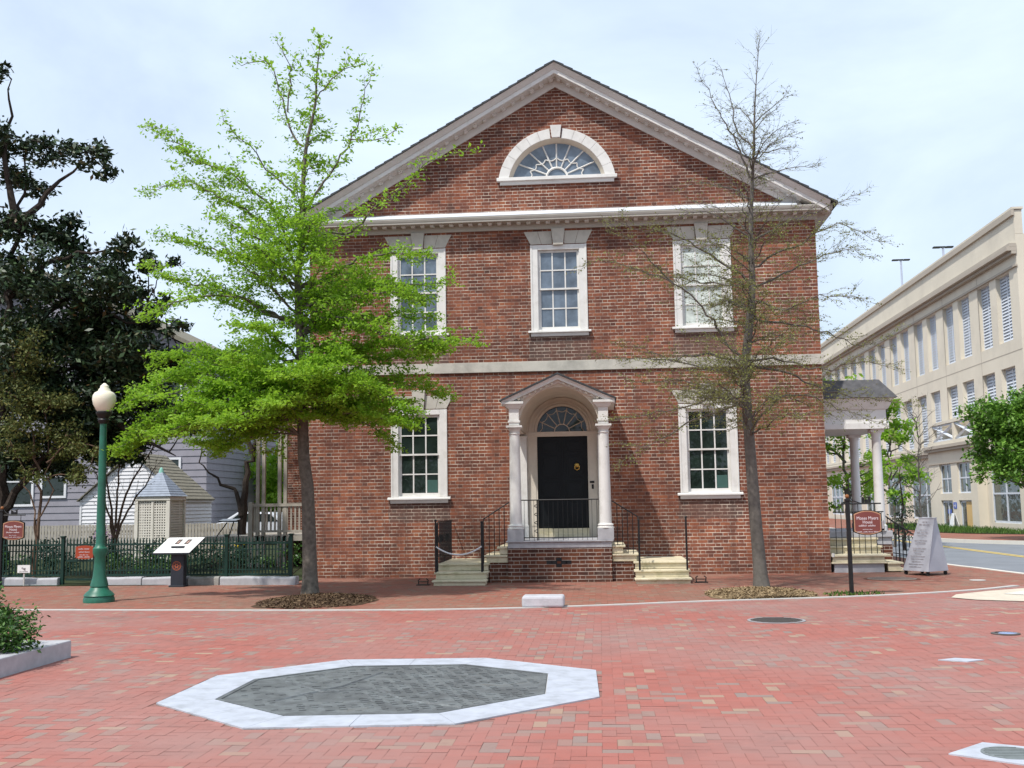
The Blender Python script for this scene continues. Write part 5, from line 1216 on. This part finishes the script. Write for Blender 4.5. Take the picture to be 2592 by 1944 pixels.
fence_run(fy,GX0+.05,GX1-.05,gt,.075,1.0,(.10,.84,.50),False)
i=0
for x0,x1,lab,mt in ((-15.4,-13.0,'grey granite fence footing at the far left under the pickets',M_GRANITE),(-12.98,-10.82,'long granite fence footing left of the garden gate',M_GRANITE),(-9.78,-8.9,'short granite footing block right of the garden gate',M_GRANITE),(-8.88,-7.9,'granite footing block left of the info panel',M_GRANITE),(-7.86,-7.17,'dark rounded stone in the footing right of the info panel',M_DSTONE),(-7.15,-5.50,'rough pale granite footing at the right end of the fence',M_GRANITE)):
    m=MB(); n=max(3,int((x1-x0)/.25)); ya=fy((x0+x1)/2)
    A=None
    for k in range(n+1):
        x=x0+(x1-x0)*k/n; y=fy(x); jz=random.uniform(-.012,.012); jy=random.uniform(-.015,.015); r=[(x,y-.15+jy,-.02),(x,y+.13,-.02),(x,y+.13,.165+jz),(x,y-.11+jy,.17+jz),(x,y-.145+jy,.14+jz)]
        if A is not None: m.loft(A,r,False)
        if k in (0,n): m.poly(r)
        A=r
    o=m.build('footing_stone',mt,bevel=.015); tag(o,lab,'stone footing','stone footing blocks under the green fence')
gs=thing('gate_sign','small orange red sign plate hung on the garden gate','sign',(-10.27,fy(-10.27)-.03,0)); y=fy(-10.27)-.03
ol=arch_outline(-10.46,-10.07,.555,.845,.03); pb_=MB().prism([(p[0],y-.012,p[1]) for p in ol],(0,.02,0)).build('plate',M_SIGNO,gs); lt=MB()
for k,(z,f,hh,w) in enumerate(((.76,.66,.030,2),(.695,.62,.026,2),(.635,.50,.022,3),(.59,.74,.026,2))): marks(lt,(-10.265,y-.013,z),(1,0,0),(0,0,1),(0,-1,0),.39*f,hh,41+k,w)
lt.build('lettering',M_LETTER,gs)
ws=thing('notice_sign','small white notice board on a short stake at the far left footing','sign',(-11.53,-1.72,0)); MB().box(-11.545,-11.515,-1.73,-1.71,-.02,.30).build('stake',M_BLUESTONE,ws); MB().box(-11.67,-11.39,-1.745,-1.731,.285,.45).build('board',M_PANEL,ws)
mk=MB(); mk.rbox((-11.54,-1.7465,.375),(.08,.003,.035),Matrix.Rotation(.5,3,'Y')); mk.rbox((-11.50,-1.7465,.36),(.025,.003,.06)); marks(mk,(-11.53,-1.7465,.305),(1,0,0),(0,0,1),(0,-1,0),.2,.015,5,3); mk.build('symbol',M_GREYL,ws)
# ------------------------------------------------------------------ garden buildings
gz=thing('lattice_garden_house','small square lattice garden house with a blue slate pyramid roof','garden house',(-12.4,7.6,0)); x0,x1,y0,y1=-12.89,-11.92,7.0,8.15
la=MB()
for (xa,ya,xb,yb) in ((x0,y0,x1,y0),(x1,y0,x1,y1),(x0,y1,x1,y1),(x0,y0,x0,y1)):
    n=13; dx,dy=(xb-xa),(yb-ya)
    for i in range(n+1):
        t=i/n; x=xa+dx*t; y=ya+dy*t; w=.019; la.box(x-w if dx else x-.008,x+w if dx else x+.008,y-.008 if dx else y-w,y+.008 if dx else y+w,.15,1.86)
    for k in range(23):
        z=.15+k*.076; la.box(min(xa,xb)-(.011 if not dx else 0),max(xa,xb)+(.011 if not dx else 0),min(ya,yb)-(.011 if dx else 0),max(ya,yb)+(.011 if dx else 0),z,z+.040)
la.build('lattice',M_LATT,gz)
co=MB()
for x in (x0,x1):
    for y in (y0,y1): co.box(x-.05,x+.05,y-.05,y+.05,0,1.9)
co.box(x0-.06,x1+.06,y0-.06,y1+.06,1.86,1.97); co.box((x0+x1)/2-.03,(x0+x1)/2+.03,y0-.03,y0+.03,.1,1.86); co.build('frame',M_LATT,gz)
MB().box(x0+.1,x1-.1,y0+.35,y1-.1,.05,1.85).build('dark_core',M_DARK,gz)  # dark box stands in for the shade seen through the lattice
rf=MB(); cx,cy=(x0+x1)/2,(y0+y1)/2; n=11
for k in range(n):
    f0=1-k/n; f1=1-(k+1)/n; hx=(x1-x0)/2+.10; hy=(y1-y0)/2+.10; z0=1.98+.80*k/n; z1=1.98+.80*(k+1)/n
    A=[(cx-hx*f0,cy-hy*f0,z0),(cx+hx*f0,cy-hy*f0,z0),(cx+hx*f0,cy+hy*f0,z0),(cx-hx*f0,cy+hy*f0,z0)]; B=[(cx-hx*f1*.97,cy-hy*f1*.97,z1),(cx+hx*f1*.97,cy-hy*f1*.97,z1),(cx+hx*f1*.97,cy+hy*f1*.97,z1),(cx-hx*f1*.97,cy+hy*f1*.97,z1)]
    if f1<.05: B=[(cx-.03,cy-.03,z1),(cx+.03,cy-.03,z1),(cx+.03,cy+.03,z1),(cx-.03,cy+.03,z1)]
    rf.loft(A,B)
rf.build('roof',M_BSLATE,gz); MB().lathe(cx,cy,[(.085,2.68),(.06,2.78),(.03,2.84),(0,2.86)],10).build('finial',M_COPPER,gz)
def clapwall(m,pts_fn,z0,z1,pitch=.12,dx=0,dy=0):
    n=int((z1-z0)/pitch)
    for k in range(n):
        za=z0+k*pitch; zb=za+pitch*1.02; a=pts_fn(za);b=pts_fn(zb)
        m.loft([(a[0][0]+dx*.035,a[0][1]+dy*.035,za),(a[1][0]+dx*.035,a[1][1]+dy*.035,za),(a[1][0],a[1][1],za),(a[0][0],a[0][1],za)],[(b[0][0]+dx*.005,b[0][1]+dy*.005,zb),(b[1][0]+dx*.005,b[1][1]+dy*.005,zb),(b[1][0],b[1][1],zb),(b[0][0],b[0][1],zb)])
sh=thing('garden_shed','white clapboard garden shed with a brown shingle gable roof','shed',(-15.7,14,0))
sx0,sx1,sy0,sy1=-17.55,-13.86,13.,15.8; sw=MB()
def gable(z): 
    f=max(0,(z-2.0)/1.55) if z>2 else 0; return [(sx0+(sx1-sx0)/2*f,sy0),(sx1-(sx1-sx0)/2*f,sy0)]
clapwall(sw,gable,.1,3.52,.13,0,-1); clapwall(sw,lambda z:[(sx1,sy0),(sx1,sy1)],.1,2.0,.13,1,0); sw.box(sx0+.02,sx1-.02,sy0+.02,sy1,0,2.0)
sw.build('clapboard_wall',M_CLAP,sh)
rf=MB(); xm=(sx0+sx1)/2
for s,xe in ((-1,sx0-.12),(1,sx1+.12)):
    n=14
    for k in range(n):
        t0,t1=k/n,(k+1)/n; xa=xm+(xe-xm)*t0; xb=xm+(xe-xm)*t1; za=3.60-1.70*t0; zb=3.60-1.70*t1
        rf.loft([(xa,sy0-.15,za),(xb,sy0-.15,zb),(xb,sy0-.15,zb+.05),(xa,sy0-.15,za+.025)],[(xa,sy1+.1,za),(xb,sy1+.1,zb),(xb,sy1+.1,zb+.05),(xa,sy1+.1,za+.025)])
rf.build('roof',M_SHING,sh)
MB().box(sx1+.0,sx1+.06,sy0-.02,sy0+.05,0,1.95).box(sx0-.05,sx0+.02,sy0-.05,sy0+.03,0,1.95).box(sx1+.04,sx1+.09,sy0,sy1,1.84,1.96).build('corner_trim',M_CLAP,sh)
pk=thing('board_fence','grey weathered board fence across the back of the garden','fence',(-13,10,0)); m=MB(); x=-19.5
while x<-10.6:
    m.box(x,x+.085,10.0,10.02,.0,1.12+random.uniform(-.01,.01)); x+=.105
m.box(-19.5,-10.6,10.021,10.06,.25,.33); m.box(-19.5,-10.6,10.021,10.06,.85,.93); m.build('boards',M_WOODG,pk)
# big grey clapboard house behind, at the left
gh=thing('grey_clapboard_house','large grey clapboard house behind the magnolia and shed','house',(-22,24,0)); gw=MB(); gx0,gx1,gy0,gy1=-31.5,-16.35,22.,33.
gw.box(gx0,gx1-.03,gy0+.03,gy1,0,8.3)
clapwall(gw,lambda z:[(gx0,gy0+.03),(gx1,gy0+.03)],.0,8.3,.30,0,-1); clapwall(gw,lambda z:[(gx1-.03,gy0),(gx1-.03,gy1)],.0,8.3,.30,1,0)
gw.prism([(gx0,gy0+.03,8.3),(gx1,gy0+.03,8.3),((gx0+gx1)/2,gy0+.03,12.0)],(0,10.5,0))
ghw=gw.build('wall',M_CLAPG,gh)
rf=MB(); xm=(gx0+gx1)/2
for xe in (gx0-.5,gx1+.5):
    rf.loft([(xm,gy0-.4,12.15),(xe,gy0-.4,8.12),(xe,gy0-.4,8.32),(xm,gy0-.4,12.35)],[(xm,gy1,12.15),(xe,gy1,8.12),(xe,gy1,8.32),(xm,gy1,12.35)])
rf.build('roof',M_SHING,gh)
for (wx,wz,ww,wh) in ((-20.2,3.1,1.0,1.7),(-18.1,3.0,1.0,1.5),(-23.3,3.1,1.0,1.7),(-27.3,2.9,1.5,2.1),(-25.0,2.9,1.4,2.0),(-29.7,2.9,1.4,2.1),(-20.2,6.4,1.0,1.6),(-18.1,6.4,1.0,1.6)):
    f=MB(); f.box(wx-ww/2-.1,wx+ww/2+.1,gy0-.06,gy0,wz-wh/2-.1,wz-wh/2); f.box(wx-ww/2-.1,wx+ww/2+.1,gy0-.06,gy0,wz+wh/2,wz+wh/2+.1); f.box(wx-ww/2-.1,wx-ww/2,gy0-.06,gy0,wz-wh/2,wz+wh/2); f.box(wx+ww/2,wx+ww/2+.1,gy0-.06,gy0,wz-wh/2,wz+wh/2); f.box(wx-ww/2,wx+ww/2,gy0-.055,gy0,wz-.03,wz+.03)
    w=f.build('window',M_CLAP,gh); MB().box(wx-ww/2,wx+ww/2,gy0-.02,gy0-.01,wz-wh/2,wz+wh/2).build('pane',M_GLASS,w)
bh=thing('red_brick_building','distant plain red brick building beyond the grey clapboard house','building',(-19,45,0)); m=MB().box(-26,-15.2,44,56,0,8.5); w=m.build('wall',M_BRICK,bh)
MB().box(-26.1,-15.1,43.9,56,8.5,8.8).build('parapet',M_TRIM,bh)
for i in range(4):
    for z in (1.8,5.2):
        x=-24.6+i*2.5; f=MB().box(x-.55,x+.55,43.93,44.0,z-.8,z+.8).build('window',M_CLAP,bh); MB().box(x-.45,x+.45,43.90,43.929,z-.7,z+.7).build('pane',M_GLASS,f)
def car(label,x,y,mat,rz=0):
    c=thing('parked_car',label,'car',(x,y,0),'cars parked behind the garden'); 
    prof=[(-2.1,.35),(2.1,.35),(2.15,.62),(2.0,.85),(1.25,.95),(.65,1.38),(-.85,1.42),(-1.55,1.0),(-2.05,.92),(-2.15,.6)]
    MB().prism([(x+p[0],y-.85,p[1]) for p in prof],(0,1.7,0)).build('body',mat,c,bevel=.06)
    w=[(.95,1.0),(.55,1.32),(-.78,1.35),(-1.25,1.02)]; MB().prism([(x+p[0],y-.865,p[1]) for p in w],(0,.014,0)).build('side_window',M_GLASS,c)
    for dx in (-1.35,1.35):
        t=MB(); 
        n=18; A=[(x+dx+.32*math.cos(2*PI*i/n),y-.88,.32+.32*math.sin(2*PI*i/n)) for i in range(n)]; t.prism(A,(0,.2,0)); wh=t.build('wheel',M_TYRE,c)
        A=[(x+dx+.18*math.cos(2*PI*i/n),y-.89,.32+.18*math.sin(2*PI*i/n)) for i in range(n)]; MB().prism(A,(0,.012,0)).build('rim',M_CARW,wh)
car('silver car parked far behind the back porch rail',-13.8,22.0,M_CARW); car('red car parked far behind beside the grey house',-15.9,36.0,M_CARR)
# ------------------------------------------------------------------ right hand side
af=thing('display_pylon','silver grey tapered display pylon on castors beside the house at the street corner','display board',(7.5,-1.0,0))
# five-sided wedge: text face on the left, plain face on the right, meeting at a front edge
T=[(7.43,-.95),(7.66,-1.22),(7.76,-1.05),(7.55,-.75)]; Bm=[(7.10,-.75),(7.44,-1.38),(7.97,-.98),(7.60,-.35)]
MB().loft([(x,y,.085) for x,y in Bm],[(x,y,1.16) for x,y in T]).build('body',M_AFRAME,af,bevel=.006)
MB().loft([(x,y,1.1605) for x,y in shrinkp(T,1.08)],[(x,y,1.178) for x,y in shrinkp(T,1.08)]).build('cap',M_AFRAME,af)
for x,y in shrinkp(Bm,.85):
    w=MB(); n=12; w.prism([(x+.038*math.cos(2*PI*i/n),y-.015,.039+.038*math.sin(2*PI*i/n)) for i in range(n)],(0,.03,0)); w.box(x-.03,x+.03,y-.03,y+.03,.07,.084); w.build('castor',M_TYRE,af)
lt=MB(); b0,b1=Vector((*Bm[0],.085)),Vector((*Bm[1],.085)); t0,t1=Vector((*T[0],1.16)),Vector((*T[1],1.16))
for k in range(18):
    v=.06+.90*(k+.3)/18
    if k in (8,11,15): continue
    a=b0.lerp(t0,v);b=b1.lerp(t1,v); ex=(b-a).normalized(); up=((b0.lerp(t0,v+.05))-a); nr=ex.cross(up).normalized(); ez=nr.cross(ex)*-1 if nr.cross(ex).z<0 else nr.cross(ex)
    if nr.y>0: nr=-nr
    f=(.5,.62,.4,.55,.66,.3)[k%6]; marks(lt,a.lerp(b,.48)+nr*.004,ex,ez,nr,(b-a).length*f,.026 if k in (16,17,13) else .018,60+k,3)
lt.build('lettering',M_GREYL,af)
ifn=thing('iron_handrail','black iron handrail with balusters running from the side porch towards the street','railing',(7.8,2.4,0)); m=MB()
m.tube([(7.42,1.9,1.22),(7.62,2.1,1.10),(8.35,2.9,.72),(8.72,3.3,.66)],.017,6); m.tube([(7.42,1.9,.35),(8.72,3.3,.14)],.012,5)
for i in range(12): t_=i/11; x=7.44+1.26*t_; y=1.92+1.36*t_; m.tube([(x,y,-.0),(x,y,1.21-.62*min(1,t_*1.25))],.011 if i%4 else .018,5)
m.build('rails',M_IRON,ifn)
# ------------------------------------------------------------------ parking garage
ga=thing('parking_garage','long pale concrete parking garage with louvered openings across the street','parking garage',(22,45,0))
GX=19.5; GY0,GY1=24.5,92.
cols=[25.5+5.42*k+o for k in range(12) for o in (0,2.52)]; cols=[c for c in cols if c<88]
WW=1.70
def lpz(y0,y1,z0,z1): return [(y0,z0),(y1,z0),(y1,z1),(y0,z1)]
low=[y for y in cols if y>37.5]
loops=[[(GY0,-.2),(GY1,-.2),(GY1,14.3),(GY0,14.3)]]
row2=[]
for y in cols:
    loops.append(lpz(y,y+WW,8.6,11.7)); zb=5.72 if y<36 else 4.45; row2.append((y,zb)); loops.append(lpz(y,y+WW,zb,7.42))
gfw=[(25.9,29.4)]+[(y,y+4.2) for y in (38.6,44.3,50.,55.7,61.4,67.1,72.8,78.5)]
for a,b in gfw: loops.append(lpz(a,b,.35,3.05))
v,f=fill_loops(loops,y=0.); v=[(GX,p[0],p[2]) for p in v]
gm=MB().add(v,f)
for lp in loops[1:]:
    for i in range(4):
        a,b=lp[i],lp[(i+1)%4]; gm.add([(GX,a[0],a[1]),(GX,b[0],b[1]),(GX+.55,b[0],b[1]),(GX+.55,a[0],a[1])],[(0,1,2,3)])
gm.add([(GX,GY0,-.2),(GX+18,GY0,-.2),(GX+18,GY0,13.2),(GX,GY0,13.2)],[(0,1,2,3)])
gm.add([(GX,GY0,13.2),(GX+18,GY0,13.2),(GX+18,GY1,13.2),(GX,GY1,13.2)],[(0,1,2,3)])
gm.box(GX+.001,GX+.35,GY0+.001,GY1,13.21,14.299)
gm.build('wall',M_GARAGE,ga,recalc=False)
tr_=MB()
def led(z0,z1,p,y0=GY0-.05,y1=GY1): tr_.box(GX-p,GX-.002,y0,y1,z0,z1)
led(14.05,14.32,.12); led(12.62,12.78,.30); led(12.44,12.615,.42); led(12.30,12.435,.22); led(11.74,11.84,.10)
led(3.80,3.98,.20,37.9); led(3.985,4.12,.32,37.9)
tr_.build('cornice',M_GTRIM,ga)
jn=MB()
for k in range(12):
    y=25.5+5.42*k-1.25
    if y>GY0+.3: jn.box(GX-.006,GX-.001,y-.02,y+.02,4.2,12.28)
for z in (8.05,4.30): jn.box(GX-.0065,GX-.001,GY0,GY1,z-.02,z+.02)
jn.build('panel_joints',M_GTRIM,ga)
MB().box(GX-.10,GX+.4,GY0-.06,GY1,14.325,14.42).build('parapet_cap',M_GARAGE,ga)
def louver_mesh(h):
    m=MB(); m.box(.0,.06,0,.06,0,h); m.box(.0,.06,WW-.06,WW,0,h); m.box(.0,.06,WW/2-.04,WW/2+.04,0,h); m.box(.0,.06,.06,WW-.06,0,.06); m.box(0,.06,.06,WW-.06,h-.06,h)
    n=int(h/.155)
    for i in range(n):
        z=.08+(h-.16)*i/n; 
        for a,b in ((.06,WW/2-.04),(WW/2+.04,WW-.06)): m.loft([(.0,a,z),(.0,b,z),(.012,b,z),(.012,a,z)],[(.06,a,z+.15),(.06,b,z+.15),(.072,b,z+.15),(.072,a,z+.15)])
    return m
def louver(y,z,h,src={}):
    k=round(h,2)
    if k not in src:
        a=louver_mesh(h).build('louver',M_LOUV,None); src[k]=a.data; bpy.data.objects.remove(a)
    o=bpy.data.objects.new('louver',src[k]); COL.objects.link(o); o.parent=ga; o.location=Vector((GX+.20,y,z))-worigin(ga)
back_=MB()
for y in cols: louver(y,8.6,3.1)
for y,zb in row2: louver(y,zb,7.42-zb)
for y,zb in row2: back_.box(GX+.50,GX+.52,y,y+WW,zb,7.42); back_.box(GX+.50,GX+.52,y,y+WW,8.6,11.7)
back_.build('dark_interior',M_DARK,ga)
for a,b in gfw:
    m=MB(); m.box(GX+.05,GX+.14,a,a+.08,.35,3.05); m.box(GX+.05,GX+.14,b-.08,b,.35,3.05); m.box(GX+.05,GX+.14,a,b,.35,.45); m.box(GX+.05,GX+.14,a,b,2.95,3.05); m.box(GX+.05,GX+.14,a+.08,b-.08,1.68,1.76)
    nn=2 if b-a<4 else 3
    for i in range(1,nn): y=a+(b-a)*i/nn; m.box(GX+.045,GX+.145,y-.05,y+.05,.45,2.95)
    w=m.build('shop_window',M_LOUV,ga); MB().box(GX+.09,GX+.10,a+.08,b-.08,.45,2.95).build('pane',M_GWIN,w)
# entrance pavilion
PX_=19.05; P0,P1=30.0,37.6
loops=[[(P0,-.2),(P1,-.2),(P1,4.55),(P0,4.55)]]; pw=[(30.95,32.85),(33.85,35.75)]
for a,b in pw: loops+= [lpz(a,b,1.78,3.32),lpz(a,b,-.05,1.42)]
v,f=fill_loops(loops,y=0.); pm=MB().add([(PX_,p[0],p[2]) for p in v],f)
for lp in loops[1:]:
    for i in range(4):
        a,b=lp[i],lp[(i+1)%4]; pm.add([(PX_,a[0],a[1]),(PX_,b[0],b[1]),(PX_+.3,b[0],b[1]),(PX_+.3,a[0],a[1])],[(0,1,2,3)])
pm.add([(PX_,P0,-.2),(GX,P0,-.2),(GX,P0,4.55),(PX_,P0,4.55)],[(0,1,2,3)]); pm.add([(PX_,P1,-.2),(GX,P1,-.2),(GX,P1,4.55),(PX_,P1,4.55)],[(0,1,2,3)]); pm.add([(PX_,P0,4.55),(GX,P0,4.55),(GX,P1,4.55),(PX_,P1,4.55)],[(0,1,2,3)])
pav=pm.build('entrance_pavilion',M_GARAGE,ga,recalc=False)
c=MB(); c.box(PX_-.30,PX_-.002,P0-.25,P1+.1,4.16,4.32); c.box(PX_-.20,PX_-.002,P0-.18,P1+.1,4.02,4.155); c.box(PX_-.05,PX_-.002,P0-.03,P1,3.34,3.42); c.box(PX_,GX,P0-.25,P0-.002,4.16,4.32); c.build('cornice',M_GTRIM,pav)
bl=MB()
for y in (P0+.05,33.2,36.9): bl.box(PX_+.02,PX_+.28,y-.15,y+.15,4.552,5.45)
bl.box(PX_+.0,PX_+.30,P0-.1,37.1,5.451,5.60)
bl.build('balustrade',M_GARAGE,pav)
xb=MB()
for a,b in ((P0+.2,33.05),(33.35,36.75)):
    xb.box(PX_+.1,PX_+.16,a,b,5.36,5.44); xb.box(PX_+.1,PX_+.16,a,b,4.56,4.64)
    for p,q in (((a,4.62),(b,5.38)),((a,5.38),(b,4.62))): xb.tube([(PX_+.13,p[0],p[1]),(PX_+.13,q[0],q[1])],.085,4)
xb.build('cross_panels',M_LOUV,pav)
for k,(a,b) in enumerate(pw):
    m=MB(); 
    for y in (a,b-.07,(a+b)/2-.04): m.box(PX_+.1,PX_+.18,y,y+.07,1.78,3.32)
    for z in (1.78,2.52,3.25): m.box(PX_+.105,PX_+.175,a,b,z,z+.07)
    w=m.build('window',M_LOUV,pav); MB().box(PX_+.13,PX_+.14,a+.07,b-.07,1.85,3.25).build('pane',M_GWIN,w)
    m=MB()
    for y in (a,b-.14,(a+b)/2-.03): m.box(PX_+.1,PX_+.18,y,y+.12,-.04,1.40)
    m.box(PX_+.105,PX_+.175,a,b,1.30,1.41); m.box(PX_+.105,PX_+.175,a,b,-.04,.10); d=m.build('door',M_LOUV,pav); MB().box(PX_+.13,PX_+.14,a+.1,b-.1,.1,1.3).build('pane',M_GWIN,d)
    if k==1: MB().box(PX_+.118,PX_+.128,34.5,35.1,.72,.95).build('blue_notice',M_BLUE,d); MB().box(PX_+.118,PX_+.128,34.6,35.0,.42,.58).build('yellow_notice',M_YELLOW,d)
    else: MB().box(PX_+.08,PX_+.095,30.98,32.0,-.02,1.36).build('plywood_board',M_TAN,d)
bs_=thing('blue_wall_sign','small blue sign between the two garage doors','sign',(PX_-.01,33.45,1.15)); MB().box(PX_-.02,PX_-.004,33.2,33.7,1.0,1.32).build('plate',M_BLUE,bs_); mk=MB(); mk.box(PX_-.024,PX_-.02,33.3,33.6,1.12,1.16); mk.box(PX_-.024,PX_-.02,33.38,33.46,1.05,1.26); mk.build('symbol',M_PANEL,bs_)
sb_=thing('sandwich_board','small white folding sandwich board by the garage door','sign',(18.7,32.4,0)); m=MB()
m.loft([(18.75,31.9,0),(18.75,32.6,0),(18.72,32.6,0),(18.72,31.9,0)],[(18.60,32.1,.78),(18.60,32.45,.78),(18.57,32.45,.78),(18.57,32.1,.78)]); m.loft([(18.42,31.9,0),(18.42,32.6,0),(18.39,32.6,0),(18.39,31.9,0)],[(18.555,32.1,.78),(18.555,32.45,.78),(18.525,32.45,.78),(18.525,32.1,.78)]); m.build('boards',M_PANEL,sb_)
for k,(x,y,zt,lab) in enumerate(((26.0,65.6,21.1,'twin headed light mast on the garage roof, the left and farther one'),(26.0,54.8,19.6,'twin headed light mast on the garage roof, the right and nearer one'))):
    s=thing('roof_light_mast',lab,'light mast',(x,y,13.2),'light masts on the garage roof'); MB().tube([(x,y,13.2),(x,y,zt)],.08,8).build('pole',pmat('mast_grey_%d'%k,(.40,.44,.55),.5,.05,2),s)
    for sgn in (-1,1): MB().box(*sorted((x+sgn*.2,x+sgn*.7)),y-.18,y+.18,zt-.06,zt+.03).build('lamp_head',M_DARK,s)
    MB().box(x-.16,x+.16,y-.12,y+.12,zt-.05,zt+.04).build('arm',M_DARK,s)
